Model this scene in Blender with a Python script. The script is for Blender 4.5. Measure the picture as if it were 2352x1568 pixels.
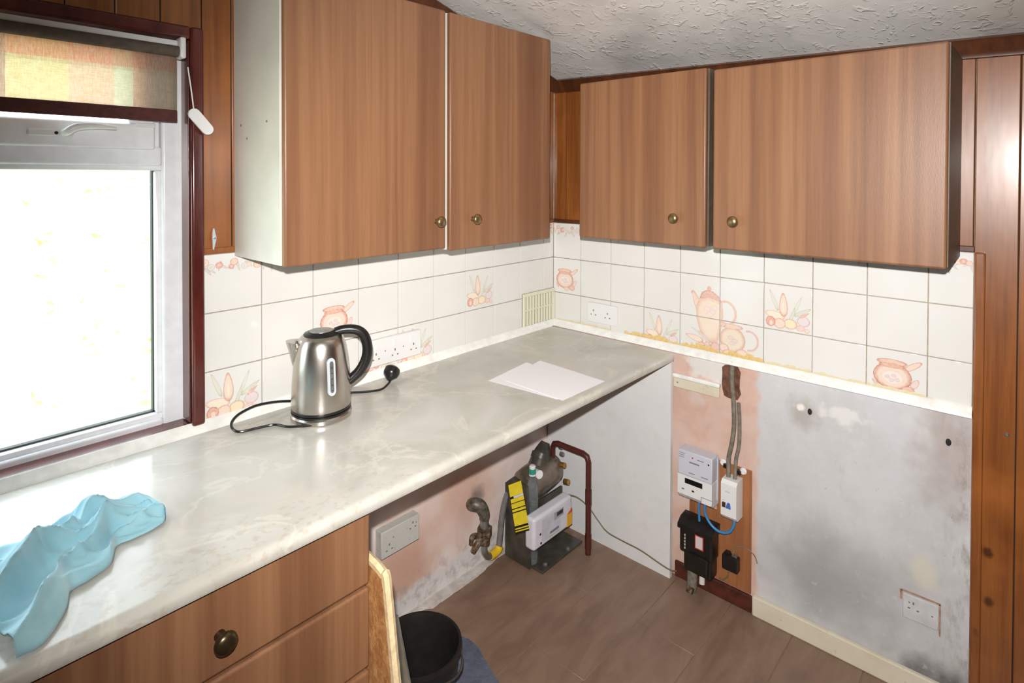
import bpy, bmesh, math, random
from mathutils import Vector, Matrix, noise

for o in list(bpy.data.objects):
    bpy.data.objects.remove(o)
SC = bpy.context.scene
COL = SC.collection

# ------------------------------------------------------------------ camera
W, H = 2352, 1568
FPX, CX, CY = 1334.0, 1198.95, 421.6
CAM = Vector((-1.9707, -1.5777, 1.4742))
yaw, pitch, roll = 0.72973, -0.014346, 0.002825
F = Vector((math.cos(pitch) * math.cos(yaw), math.cos(pitch) * math.sin(yaw), math.sin(pitch)))
R0 = F.cross(Vector((0, 0, 1))).normalized()
U0 = R0.cross(F)
Rv = math.cos(roll) * R0 + math.sin(roll) * U0
Uv = -math.sin(roll) * R0 + math.cos(roll) * U0
cd = bpy.data.cameras.new('camera')
cam = bpy.data.objects.new('camera', cd)
COL.objects.link(cam)
m4 = Matrix((Rv, Uv, -F)).transposed().to_4x4()
m4.translation = CAM
cam.matrix_world = m4
cd.sensor_fit = 'HORIZONTAL'
cd.sensor_width = 36.0
cd.lens = FPX / W * 36.0
cd.shift_x = (W / 2 - CX) / W
cd.shift_y = -(H / 2 - CY) / W
cd.clip_start = 0.02
SC.camera = cam

# ------------------------------------------------------------------ world, flash, exposure
wd = bpy.data.worlds.new('sky')
SC.world = wd
wd.use_nodes = True
bg = wd.node_tree.nodes['Background']
bg.inputs['Color'].default_value = (0.82, 0.93, 1.0, 1)
bg.inputs['Strength'].default_value = 5.2

def portal(name, loc, rot, sx, sy):
    l = bpy.data.lights.new(name, 'AREA')
    l.shape = 'RECTANGLE'; l.size = sx; l.size_y = sy
    l.cycles.is_portal = True
    o = bpy.data.objects.new(name, l); COL.objects.link(o)
    o.location = loc; o.rotation_euler = rot
portal('window_portal', (-2.06, 0.12, 1.34), (math.radians(-90), 0, 0), 1.22, 0.98)

fl = bpy.data.lights.new('camera_flash', 'SPOT')
fl.energy = 210.0
fl.color = (1.0, 0.968, 0.93)
fl.spot_size = math.radians(112)
fl.spot_blend = 1.0
fl.shadow_soft_size = 0.012
flo = bpy.data.objects.new('camera_flash', fl)
COL.objects.link(flo)
flo.location = (-1.99, -1.575, 1.565)
aim = Vector((-0.02, -0.38, 0.94)) - Vector(flo.location)
flo.rotation_euler = aim.to_track_quat('-Z', 'Y').to_euler()

SC.view_settings.view_transform = 'Standard'
SC.view_settings.look = 'None'
SC.view_settings.gamma = 1.0
SC.view_settings.use_curve_mapping = False
SC.view_settings.exposure = 0.0

# ------------------------------------------------------------------ helpers
def lin(c):
    r = []
    for v in c:
        v = v / 255.0
        r.append(v / 12.92 if v <= 0.04045 else ((v + 0.055) / 1.055) ** 2.4)
    return tuple(r) + (1.0,)

class Mat:
    def __init__(s, name, base=(128, 128, 128), rough=0.5, metal=0.0, coat=0.0, spec=0.5):
        s.m = bpy.data.materials.new(name)
        s.m.use_nodes = True
        s.nt = s.m.node_tree
        s.b = s.nt.nodes['Principled BSDF']
        s.b.inputs['Base Color'].default_value = lin(base)
        s.b.inputs['Roughness'].default_value = rough
        s.b.inputs['Metallic'].default_value = metal
        s.b.inputs['Coat Weight'].default_value = coat
        s.b.inputs['Coat Roughness'].default_value = 0.12
        s.b.inputs['Specular IOR Level'].default_value = spec
        g = s.nt.nodes.new('ShaderNodeNewGeometry')
        s.pos = g.outputs['Position']
    def node(s, t, **kw):
        n = s.nt.nodes.new(t)
        for k, v in kw.items():
            setattr(n, k, v)
        return n
    def link(s, a, b):
        s.nt.links.new(a, b)
    def vec(s, scale, off=(0, 0, 0)):
        n = s.node('ShaderNodeMapping')
        s.link(s.pos, n.inputs['Vector'])
        n.inputs['Scale'].default_value = scale
        n.inputs['Location'].default_value = off
        return n.outputs[0]
    def noise(s, scale, vec=None, detail=4, rough=0.55, dist=0.0):
        n = s.node('ShaderNodeTexNoise')
        s.link(vec if vec is not None else s.pos, n.inputs['Vector'])
        n.inputs['Scale'].default_value = scale
        n.inputs['Detail'].default_value = detail
        n.inputs['Roughness'].default_value = rough
        n.inputs['Distortion'].default_value = dist
        return n.outputs['Fac']
    def rng(s, v, a, b, c=0.0, d=1.0):
        n = s.node('ShaderNodeMapRange', interpolation_type='SMOOTHSTEP')
        s.link(v, n.inputs['Value'])
        for k, x in zip(('From Min', 'From Max', 'To Min', 'To Max'), (a, b, c, d)):
            n.inputs[k].default_value = x
        return n.outputs[0]
    def ramp(s, v, stops):
        n = s.node('ShaderNodeValToRGB')
        s.link(v, n.inputs[0])
        e = n.color_ramp.elements
        while len(e) < len(stops):
            e.new(0.5)
        for i, (p, c) in enumerate(stops):
            e[i].position = p
            e[i].color = lin(c)
        return n.outputs[0]
    def mix(s, f, a, b, mode='MIX'):
        n = s.node('ShaderNodeMix', data_type='RGBA', blend_type=mode)
        for sock, v in ((n.inputs[0], f), (n.inputs[6], a), (n.inputs[7], b)):
            if isinstance(v, (int, float)):
                sock.default_value = v
            elif isinstance(v, tuple):
                sock.default_value = lin(v) if len(v) == 3 else v
            else:
                s.link(v, sock)
        return n.outputs[2]
    def math(s, op, a, b=0.0):
        n = s.node('ShaderNodeMath', operation=op)
        for sock, v in ((n.inputs[0], a), (n.inputs[1], b)):
            if isinstance(v, (int, float)):
                sock.default_value = v
            else:
                s.link(v, sock)
        return n.outputs[0]
    def axis(s, k):
        n = s.node('ShaderNodeSeparateXYZ')
        s.link(s.pos, n.inputs[0])
        return n.outputs[k]
    def spot(s, c, r, soft=0.5, wob=0.03, nscale=14, sc=(1, 1, 1)):
        n = s.node('ShaderNodeTexNoise')
        s.link(s.pos, n.inputs['Vector'])
        n.inputs['Scale'].default_value = nscale
        n.inputs['Detail'].default_value = 5
        v = s.node('ShaderNodeVectorMath', operation='SUBTRACT')
        s.link(s.pos, v.inputs[0]); v.inputs[1].default_value = c
        q = s.node('ShaderNodeVectorMath', operation='MULTIPLY')
        s.link(v.outputs[0], q.inputs[0]); q.inputs[1].default_value = sc
        l = s.node('ShaderNodeVectorMath', operation='LENGTH')
        s.link(q.outputs[0], l.inputs[0])
        w = s.math('MULTIPLY', s.math('SUBTRACT', n.outputs['Fac'], 0.5), wob * 4)
        d = s.math('ADD', l.outputs['Value'], w)
        return s.rng(d, r * (1 - soft), r * (1 + soft), 1.0, 0.0)
    def color(s, c):
        if isinstance(c, tuple):
            s.b.inputs['Base Color'].default_value = lin(c)
        else:
            s.link(c, s.b.inputs['Base Color'])
    def bump(s, h, strength=0.3, dist=0.002):
        n = s.node('ShaderNodeBump')
        n.inputs['Strength'].default_value = strength
        n.inputs['Distance'].default_value = dist
        s.link(h, n.inputs['Height'])
        s.link(n.outputs[0], s.b.inputs['Normal'])
    def rough(s, v):
        s.link(v, s.b.inputs['Roughness'])

def simple(name, c, rough=0.5, metal=0.0, var=0.0, coat=0.0, nscale=30, spec=0.5):
    M = Mat(name, c, rough, metal, coat, spec)
    if var:
        d = tuple(max(0, int(x * (1 - var))) for x in c)
        l_ = tuple(min(255, int(x * (1 + var * 0.5))) for x in c)
        M.color(M.ramp(M.noise(nscale), [(0.3, d), (0.7, l_)]))
    return M.m

def bm_box(bm, lo, hi, bev=0.0, seg=2, rot=None, piv=None):
    lo = Vector(lo); hi = Vector(hi)
    for k in range(3):
        if lo[k] > hi[k]:
            lo[k], hi[k] = hi[k], lo[k]
    c = (lo + hi) / 2
    d = hi - lo
    lay = bm.faces.layers.int.get('flat') or bm.faces.layers.int.new('flat')
    old = set(bm.faces)
    r = bmesh.ops.create_cube(bm, size=1.0)
    vs = r['verts']
    for v in vs:
        v.co = Vector((v.co.x * d.x, v.co.y * d.y, v.co.z * d.z)) + c
    if rot is not None:
        p = Vector(piv) if piv is not None else c
        for v in vs:
            v.co = rot @ (v.co - p) + p
    if bev > 0:
        es = set()
        for v in vs:
            es.update(v.link_edges)
        bmesh.ops.bevel(bm, geom=list(es), offset=min(bev, min(d) * 0.49), segments=seg, affect='EDGES', profile=0.5)
    new = sorted((f for f in bm.faces if f not in old), key=lambda f: -f.calc_area())
    for i, f in enumerate(new):
        f[lay] = 1 if i < 6 else 0

def bm_prism(bm, pts, off):
    """polygon (list of Vector) extruded by vector off"""
    a = [bm.verts.new(p) for p in pts]
    b = [bm.verts.new(Vector(p) + Vector(off)) for p in pts]
    n = len(pts)
    fs = [bm.faces.new(a), bm.faces.new(list(reversed(b)))]
    for i in range(n):
        fs.append(bm.faces.new((a[i], b[i], b[(i + 1) % n], a[(i + 1) % n])))
    bmesh.ops.recalc_face_normals(bm, faces=fs)

def catmull(pts, n=8):
    pts = [Vector(p) for p in pts]
    if len(pts) < 3:
        return pts
    P = [2 * pts[0] - pts[1]] + pts + [2 * pts[-1] - pts[-2]]
    out = []
    for i in range(1, len(P) - 2):
        for k in range(n):
            t = k / n
            a, b, c, d = P[i - 1], P[i], P[i + 1], P[i + 2]
            out.append(0.5 * ((2 * b) + (c - a) * t + (2 * a - 5 * b + 4 * c - d) * t * t + (3 * b - a - 3 * c + d) * t ** 3))
    out.append(pts[-1])
    return out

def bm_tube(bm, pts, r, n=10, smooth=0, caps=True, flat=1.0):
    if smooth:
        if isinstance(r, (list, tuple)):
            rr = catmull([Vector((x, 0, 0)) for x in r], smooth)
            r = [v.x for v in rr]
        pts = catmull(pts, smooth)
    pts = [Vector(p) for p in pts]
    rs = list(r) if isinstance(r, (list, tuple)) else [r] * len(pts)
    t0 = (pts[1] - pts[0]).normalized()
    up = Vector((0, 0, 1)) if abs(t0.z) < 0.9 else Vector((1, 0, 0))
    nrm = t0.cross(up).normalized()
    rings = []
    for i, p in enumerate(pts):
        if i == 0:
            t = pts[1] - pts[0]
        elif i == len(pts) - 1:
            t = pts[-1] - pts[-2]
        else:
            t = (pts[i + 1] - pts[i]).normalized() + (pts[i] - pts[i - 1]).normalized()
        t.normalize()
        nrm = (nrm - t * nrm.dot(t)).normalized()
        bn = t.cross(nrm)
        ring = []
        for k in range(n):
            a = 2 * math.pi * k / n
            ring.append(bm.verts.new(p + rs[i] * (math.cos(a) * nrm * flat + math.sin(a) * bn)))
        rings.append(ring)
    for i in range(len(rings) - 1):
        for k in range(n):
            bm.faces.new((rings[i][k], rings[i][(k + 1) % n], rings[i + 1][(k + 1) % n], rings[i + 1][k]))
    if caps:
        bm.faces.new(list(reversed(rings[0])))
        bm.faces.new(rings[-1])

def bm_lathe(bm, prof, org, axis=(0, 0, 1), n=32, cap0=True, cap1=True):
    axis = Vector(axis).normalized()
    up = Vector((0, 0, 1)) if abs(axis.z) < 0.9 else Vector((1, 0, 0))
    a = axis.cross(up).normalized()
    b = axis.cross(a)
    org = Vector(org)
    rings = []
    for r, h in prof:
        rings.append([bm.verts.new(org + axis * h + max(r, 1e-5) * (math.cos(2 * math.pi * k / n) * a + math.sin(2 * math.pi * k / n) * b)) for k in range(n)])
    fs = []
    for i in range(len(rings) - 1):
        for k in range(n):
            fs.append(bm.faces.new((rings[i][k], rings[i][(k + 1) % n], rings[i + 1][(k + 1) % n], rings[i + 1][k])))
    if cap0:
        fs.append(bm.faces.new(rings[0]))
    if cap1:
        fs.append(bm.faces.new(rings[-1]))
    bmesh.ops.recalc_face_normals(bm, faces=fs)

def woff(o):
    v = Vector((0, 0, 0))
    while o is not None:
        v += o.location
        o = o.parent
    return v

def finish(me, ang=38):
    sm = [True] * len(me.polygons)
    at = me.attributes.get('flat')
    if at is not None:
        sm = [a.value == 0 for a in at.data]
        me.attributes.remove(at)
    me.set_sharp_from_angle(angle=math.radians(ang))
    me.polygons.foreach_set('use_smooth', sm)
    me.update()

def obj(name, bm, m, parent=None, label=None, org=None, kind=None):
    """bm holds world coordinates; origin moved to the parent's (or org)"""
    me = bpy.data.meshes.new(name)
    bm.to_mesh(me)
    bm.free()
    o = bpy.data.objects.new(name, me)
    COL.objects.link(o)
    off = woff(parent)
    if parent is not None:
        o.parent = parent
    if org is not None:
        o.location = Vector(org) - off
        off = Vector(org)
    me.transform(Matrix.Translation(-off))
    if m is not None:
        me.materials.append(m)
    finish(me)
    if label:
        o['label'] = label
    if kind:
        o['kind'] = kind
    return o

def thing(name, label, cat, loc, group=None):
    o = bpy.data.objects.new(name, None)
    o.empty_display_size = 0.05
    COL.objects.link(o)
    o.location = loc
    o['label'] = label
    o['category'] = cat
    if group:
        o['group'] = group
    return o

def tag(o, label, cat, group=None):
    o['label'] = label
    o['category'] = cat
    if group:
        o['group'] = group
    return o

def struct(name, bm, m, label=None, org=None):
    o = obj(name, bm, m, None, label, org)
    o['kind'] = 'structure'
    return o

def box(name, lo, hi, m, parent=None, bev=0.0, seg=2, label=None):
    bm = bmesh.new()
    bm_box(bm, lo, hi, bev, seg)
    return obj(name, bm, m, parent, label)

def tube(name, pts, r, m, parent=None, n=10, smooth=0, label=None, flat=1.0):
    bm = bmesh.new()
    bm_tube(bm, pts, r, n, smooth, True, flat)
    return obj(name, bm, m, parent, label)

def lathe(name, prof, org, m, parent=None, axis=(0, 0, 1), n=32, label=None):
    bm = bmesh.new()
    bm_lathe(bm, prof, org, axis, n)
    return obj(name, bm, m, parent, label)

def wl(x, z, d=0.0):       # point on the window wall, d out into the room
    return Vector((x, -d, z))

RM = None
def wr(y, z, d=0.0):       # point on the meter wall
    if RM:
        y = RM[0] + (y - RM[1]) * RM[2]; z = RM[3] + (z - RM[4]) * RM[5]
    return Vector((-d, y, z))

# ------------------------------------------------------------------ materials
def wood_foil(name, c0, c1, c2, rough=0.33, seed=0.0):
    M = Mat(name, c1, rough)
    v = M.vec((1, 1, 0.018), (seed, seed * 1.7, 0))
    a = M.noise(6.5, v, 4, 0.62, 0.2)
    mid = M.noise(30.0, M.vec((1, 1, 0.02)), 3, 0.6, 0.3)
    f = M.noise(150.0, M.vec((1, 1, 0.03)), 3, 0.7)
    base = M.ramp(a, [(0.28, c0), (0.42, c1), (0.50, c2), (0.58, c1), (0.74, c0)])
    g = M.math('ADD', M.math('MULTIPLY', M.math('SUBTRACT', mid, 0.5), 0.45), M.math('MULTIPLY', M.math('SUBTRACT', f, 0.5), 0.55))
    M.color(M.mix(1.0, base, M.ramp(M.math('ADD', g, 0.5), [(0.2, (205, 200, 196)), (0.5, (238, 238, 238)), (0.8, (255, 255, 255))]), 'MULTIPLY'))
    M.bump(M.noise(380.0, M.vec((1, 1, 0.25)), 2), 0.12, 0.001)
    return M.m
m_door = wood_foil('oak_foil', (116, 77, 53), (137, 95, 67), (154, 111, 79), 0.41)

def pine(name, c0, c1, rough=0.32, knots=True):
    M = Mat(name, c1, rough, 0, 0.25)
    v = M.vec((1, 1, 0.05))
    a = M.noise(22.0, v, 4, 0.6, 0.6)
    g2 = M.noise(120.0, M.vec((1, 1, 0.03)), 3, 0.7)
    col = M.ramp(M.math('ADD', M.math('MULTIPLY', a, 0.65), M.math('MULTIPLY', g2, 0.35)), [(0.34, c0), (0.64, c1)])
    b = M.noise(5.0, None, 3)
    col = M.mix(M.rng(b, 0.45, 0.75, 0, 0.4), col, tuple(min(255, int(x * 1.22)) for x in c1))
    if knots:
        vo = M.node('ShaderNodeTexVoronoi')
        vo.inputs['Scale'].default_value = 9.0
        vo.inputs['Randomness'].default_value = 1.0
        M.link(M.vec((1, 1, 0.8)), vo.inputs['Vector'])
        kd = M.math('ADD', vo.outputs['Distance'], M.math('MULTIPLY', M.math('SUBTRACT', M.noise(60, None, 3), 0.5), 0.12))
        k = M.rng(kd, 0.06, 0.15, 0.8, 0.0)
        col = M.mix(k, col, (48, 26, 14))
    M.color(col)
    M.bump(M.noise(9.0, M.vec((1, 1, 0.35)), 3), 0.25, 0.004)
    return M.m
m_pine = pine('varnished_pine', (106, 58, 26), (150, 90, 42))
m_pine_dark = pine('dark_pine', (62, 32, 17), (92, 52, 30), 0.3, False)

M = Mat('red_gloss_paint', (88, 36, 31), 0.2, 0, 0.3)
M.color(M.ramp(M.noise(25, M.vec((1, 1, 0.3))), [(0.3, (72, 27, 25)), (0.7, (98, 44, 38))]))
M.bump(M.noise(40, M.vec((1, 1, 0.2))), 0.2, 0.002)
m_red = M.m

M = Mat('white_tile', (232, 229, 221), 0.12)
M.color(M.ramp(M.noise(3.0, None, 3), [(0.3, (224, 223, 219)), (0.7, (232, 231, 228))]))
m_tile = M.m
m_grout = simple('grout', (178, 164, 146), 0.9, 0, 0.12, nscale=60)

M = Mat('printed_glaze', (240, 220, 210), 0.15)
at = M.node('ShaderNodeVertexColor', layer_name='Col')
n1 = M.noise(140.0, None, 3)
M.color(M.mix(M.rng(n1, 0.35, 0.7, 0.0, 0.35), at.outputs['Color'], (236, 228, 218)))
m_print = M.m

M = Mat('marbled_laminate', (208, 205, 197), 0.16)
v = M.vec((1, 1, 1))
a = M.noise(4.5, v, 6, 0.55, 0.7)
b = M.noise(3.2, v, 5, 0.6, 1.2)
c = M.ramp(a, [(0.30, (180, 178, 168)), (0.5, (195, 193, 185)), (0.72, (208, 205, 198))])
vein = M.math('ABSOLUTE', M.math('SUBTRACT', b, 0.5))
c = M.mix(M.rng(vein, 0.0, 0.03, 0.35, 0.0), c, (226, 220, 204))
c = M.mix(M.rng(M.noise(3.5, M.vec((1, 1, 1), (3, 1, 0)), 4, 0.6, 1.5), 0.58, 0.72, 0, 0.25), c, (206, 186, 170))
# worn front: dirty scuffs
c = M.mix(M.math('MULTIPLY', M.spot((-1.60, -0.56, 0.82), 0.30, 0.8, 0.05, 20, (0.6, 3.5, 1)), M.rng(M.noise(60, None, 4), 0.52, 0.66, 0, 0.45)), c, (176, 160, 138))
M.color(c)
M.bump(M.noise(300, None, 2), 0.05, 0.0006)
M.rough(M.rng(M.noise(8, None, 4), 0.3, 0.7, 0.13, 0.26))
m_work = M.m

m_white = simple('white_plastic', (232, 232, 232), 0.3)
m_upvc = simple('white_upvc', (242, 244, 248), 0.28, 0, 0.03)
m_trimw = simple('white_seal_strip', (245, 245, 241), 0.35, 0, 0.05)
m_mel = simple('white_melamine', (214, 211, 202), 0.4, 0, 0.05, nscale=6)
m_panel = Mat('white_board', (208, 209, 209), 0.45)
m_panel.color(m_panel.mix(m_panel.rng(m_panel.noise(18, None, 5), 0.55, 0.75, 0, 0.3), m_panel.ramp(m_panel.noise(5), [(0.3, (222, 223, 225)), (0.7, (232, 232, 232))]), (212, 206, 190)))
m_panel = m_panel.m
m_cream = Mat('cream_paint', (222, 213, 190), 0.5)
m_cream.color(m_cream.mix(m_cream.rng(m_cream.noise(45, None, 5), 0.64, 0.74, 0, 0.4), m_cream.ramp(m_cream.noise(8), [(0.3, (214, 204, 182)), (0.7, (229, 222, 203))]), (150, 128, 100)))
m_cream = m_cream.m
m_carc = simple('dark_carcass', (98, 84, 70), 0.5, 0, 0.1)
m_black = simple('black_plastic', (26, 25, 25), 0.3)
m_blackm = simple('black_bakelite', (30, 28, 27), 0.35, 0, 0.2, nscale=40)
m_dark = simple('dark_hole', (32, 26, 22), 0.8)
m_hole = simple('grey_hole', (120, 116, 110), 0.7)
m_brass = simple('antique_brass', (150, 128, 92), 0.32, 0.85, 0.15, nscale=60)
m_bronze = simple('dark_bronze', (92, 78, 58), 0.3, 0.85, 0.15, nscale=60)
m_steel = Mat('brushed_steel', (196, 190, 182), 0.27, 1.0)
m_steel.bump(m_steel.noise(260, m_steel.vec((1, 1, 0.03)), 2), 0.10, 0.0006)
m_steel = m_steel.m
m_metal = simple('grey_metal', (150, 150, 148), 0.35, 0.7, 0.15)
m_gauge = simple('gauge_plastic', (196, 204, 212), 0.15)
m_paper = simple('paper', (246, 245, 250), 0.8)
m_pipe = simple('oxide_red_pipe', (82, 38, 30), 0.4, 0, 0.2, nscale=50)
m_gasdark = simple('dark_grey_metal', (84, 80, 73), 0.35, 0.3, 0.2, nscale=25)
m_gasgrey = simple('regulator_metal', (128, 116, 104), 0.3, 0.5, 0.2, nscale=18)
m_corr = Mat('corroded_fitting', (90, 70, 52), 0.5, 0.5)
m_corr.color(m_corr.ramp(m_corr.noise(70, None, 5), [(0.3, (58, 42, 30)), (0.5, (110, 88, 66)), (0.72, (168, 160, 146))]))
m_corr.bump(m_corr.noise(120), 0.5, 0.002)
m_corr = m_corr.m
m_yellow = simple('yellow_label', (236, 214, 48), 0.45, 0, 0.06)
m_yel2 = simple('yellow_sleeve', (240, 200, 40), 0.4, 0, 0.05)
m_hose = simple('grey_hose', (146, 143, 142), 0.28, 0.4, 0.1)
m_blue = simple('blue_cable', (58, 132, 190), 0.4, 0, 0.05)
m_cable = simple('grey_sheath', (128, 120, 108), 0.5, 0, 0.2, nscale=60)
m_green = simple('olive_cable', (112, 104, 72), 0.5)
m_meterg = simple('meter_grey', (206, 208, 220), 0.35)
m_gasw = simple('meter_white', (218, 216, 226), 0.35, 0, 0.04, nscale=12)
m_orange = simple('orange_label', (226, 172, 50), 0.45)
m_redl = simple('red_label', (206, 70, 52), 0.5)
m_ink = simple('ink', (120, 122, 138), 0.6)
m_lcd = simple('lcd_black', (22, 22, 20), 0.15)
m_brown = simple('brown_switch', (74, 46, 38), 0.4)
m_blues = simple('blue_switch', (70, 110, 190), 0.4)
m_teal = simple('teal_cap', (46, 150, 132), 0.35)
m_boardw = pine('meter_board', (128, 78, 46), (164, 108, 68), 0.5, False)
m_chip = Mat('chipboard', (192, 150, 98), 0.8)
m_chip.color(m_chip.ramp(m_chip.noise(55, m_chip.vec((1, 1, 0.5)), 6, 0.75, 0.4), [(0.30, (134, 84, 44)), (0.5, (180, 126, 74)), (0.7, (206, 166, 112))]))
m_chip.bump(m_chip.noise(60, None, 5), 0.6, 0.004)
m_chip = m_chip.m
m_chipedge = simple('chipboard_edge', (226, 200, 158), 0.8, 0, 0.12, nscale=70)
m_bucket = simple('black_rubber', (36, 33, 32), 0.42, 0, 0.15, nscale=30)
m_mat = Mat('blue_grey_mat', (92, 98, 114), 0.95)
m_mat.color(m_mat.ramp(m_mat.noise(35, None, 5, 0.7), [(0.3, (74, 80, 96)), (0.7, (106, 112, 128))]))
m_mat.bump(m_mat.noise(220), 0.6, 0.003)
m_mat = m_mat.m
M = Mat('blue_microfibre', (150, 205, 222), 0.9)
M.color(M.ramp(M.noise(22, None, 3), [(0.3, (146, 200, 216)), (0.7, (168, 214, 226))]))
M.b.inputs['Sheen Weight'].default_value = 0.3
M.bump(M.noise(500, None, 2), 0.25, 0.001)
m_cloth = M.m
m_clothedge = simple('cloth_hem', (78, 158, 190), 0.9)

# floor vinyl: brown wood-effect
M = Mat('brown_vinyl', (112, 84, 64), 0.42)
a = M.noise(9.0, M.vec((0.35, 1, 1)), 6, 0.65, 0.8)
c = M.ramp(a, [(0.28, (112, 88, 73)), (0.5, (134, 109, 92)), (0.72, (149, 124, 106))])
c = M.mix(M.rng(M.noise(70, None, 4), 0.66, 0.76, 0, 0.5), c, (150, 128, 108))
M.color(c)
M.bump(M.noise(130, M.vec((0.2, 1, 1)), 3), 0.12, 0.001)
m_vinyl = M.m
m_joint = simple('vinyl_joint', (140, 112, 92), 0.7, 0, 0.15)
M = Mat('screed', (190, 180, 170), 0.9)
M.color(M.ramp(M.noise(24, None, 6, 0.7), [(0.3, (176, 168, 162)), (0.7, (220, 215, 210))]))
m_screed = M.m

# ceiling: swirled artex
M = Mat('artex_ceiling', (188, 186, 182), 0.5)
wv = M.vec((1, 1, 1))
a = M.noise(7.0, wv, 2, 0.5, 1.0)
b = M.noise(24.0, wv, 3, 0.5, 1.6)
lump = M.math('MULTIPLY', M.rng(b, 0.54, 0.70), M.rng(a, 0.35, 0.6, 0.25, 1.0))
hgt = M.math('ADD', M.math('MULTIPLY', a, 0.8), M.math('MULTIPLY', lump, 0.75))
M.color(M.ramp(M.noise(2.6, None, 5, 0.6), [(0.32, (196, 194, 192)), (0.5, (222, 220, 217)), (0.7, (232, 230, 228))]))
M.bump(hgt, 0.5, 0.007)
m_ceil = M.m

# plaster: the window wall below the worktop
M = Mat('pink_plaster_left', (196, 164, 152), 0.85)
c = M.ramp(M.noise(6.0, None, 5, 0.6, 0.5), [(0.3, (232, 208, 197)), (0.5, (240, 222, 214)), (0.7, (240, 230, 227))])
c = M.mix(M.math('MULTIPLY', M.spot((-0.80, 0, 0.16), 0.13, 0.8, 0.04, 9), 0.8), c, (206, 156, 132))
c = M.mix(M.math('MULTIPLY', M.spot((-0.52, 0, 0.30), 0.13, 0.8, 0.03, 12), 0.8), c, (218, 176, 156))
zz = M.math('ADD', M.axis(2), M.math('MULTIPLY', M.math('SUBTRACT', M.noise(9.0, None, 4), 0.5), 0.07))
low = M.rng(zz, 0.055, 0.085, 1.0, 0.0)
c = M.mix(low, c, (226, 222, 220))
dirt = M.math('MULTIPLY', M.rng(zz, 0.06, 0.17, 0.9, 0.0), M.rng(M.noise(20, None, 5, 0.7), 0.45, 0.66, 0, 0.6))
c = M.mix(dirt, c, (168, 156, 152))
c = M.mix(M.math('MULTIPLY', M.spot((-0.455, 0, 0.262), 0.03, 0.9, 0.012, 30), 0.8), c, (112, 104, 98))
M.color(c)
M.bump(M.noise(26, None, 5), 0.3, 0.004)
m_plL = M.m

# meter wall below the tiles: pink left, grey right
M = Mat('plaster_right', (190, 190, 190), 0.85)
pk = M.ramp(M.noise(7.0, None, 5, 0.6, 0.5), [(0.3, (200, 162, 146)), (0.5, (214, 182, 168)), (0.7, (216, 196, 186))])
gy = M.ramp(M.noise(4.0, None, 6, 0.65), [(0.28, (190, 189, 188)), (0.5, (203, 203, 205)), (0.72, (212, 211, 211))])
gy = M.mix(M.math('MULTIPLY', M.spot((0, -1.10, 0.215), 0.145, 0.75, 0.045, 12, (1, 0.85, 1.1)), 0.5), gy, (122, 122, 124))
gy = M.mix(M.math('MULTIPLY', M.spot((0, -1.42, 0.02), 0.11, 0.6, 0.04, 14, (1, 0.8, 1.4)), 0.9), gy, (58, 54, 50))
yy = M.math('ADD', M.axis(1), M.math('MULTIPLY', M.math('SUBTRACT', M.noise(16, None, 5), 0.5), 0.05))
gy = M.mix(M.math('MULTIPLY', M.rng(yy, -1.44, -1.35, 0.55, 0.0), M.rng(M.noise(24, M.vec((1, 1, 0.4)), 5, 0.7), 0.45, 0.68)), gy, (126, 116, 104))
gy = M.mix(M.rng(M.noise(55, None, 4, 0.7), 0.66, 0.73, 0, 0.5), gy, (140, 134, 132))
gy = M.mix(M.rng(M.noise(14, M.vec((1, 1, 0.35)), 6, 0.75), 0.55, 0.75, 0, 0.35), gy, (168, 164, 162))
gy = M.mix(M.rng(M.noise(30, None, 6, 0.75), 0.58, 0.74, 0, 0.45), gy, (222, 221, 219))
gy = M.mix(M.math('MULTIPLY', M.spot((0, -1.02, 0.715), 0.042, 0.6, 0.02, 25), 0.5), gy, (150, 138, 120))
gy = M.mix(M.spot((0, -1.012, 0.735), 0.012, 0.4, 0.004, 40), gy, (236, 232, 228))
gy = M.mix(M.spot((0, -1.13, 0.745), 0.035, 0.5, 0.03, 25, (1, 0.6, 1.4)), gy, (220, 219, 216))
gy = M.mix(M.math('MULTIPLY', M.spot((0, -1.40, 0.72), 0.07, 0.7, 0.03, 18, (1, 1, 0.45)), 0.5), gy, (150, 126, 116))
gy = M.mix(M.math('MULTIPLY', M.spot((0, -1.345, 0.355), 0.03, 0.5, 0.01, 20, (1, 1, 0.7)), 0.7), gy, (214, 208, 190))
c = M.mix(M.rng(yy, -0.888, -0.868, 1.0, 0.0), pk, gy)
c = M.mix(M.spot((0, -0.71, 0.80), 0.055, 0.35, 0.03, 22, (1, 0.7, 1.0)), c, (222, 218, 213))
c = M.mix(M.math('MULTIPLY', M.spot((0, -0.66, 0.68), 0.028, 0.6, 0.02, 25), 0.5), c, (216, 206, 198))
M.color(c)
M.bump(M.noise(22, None, 6), 0.3, 0.004)
m_plR = M.m

m_room = simple('brown_wall', (150, 108, 70), 0.6, 0, 0.08)
M = Mat('window_glass', (255, 255, 255), 0.0)
M.b.inputs['Transmission Weight'].default_value = 1.0
M.b.inputs['IOR'].default_value = 1.02
m_glass = M.m
M = Mat('clear_bottle', (225, 235, 238), 0.05)
M.b.inputs['Transmission Weight'].default_value = 0.9
M.b.inputs['IOR'].default_value = 1.3
m_clear = M.m

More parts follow.
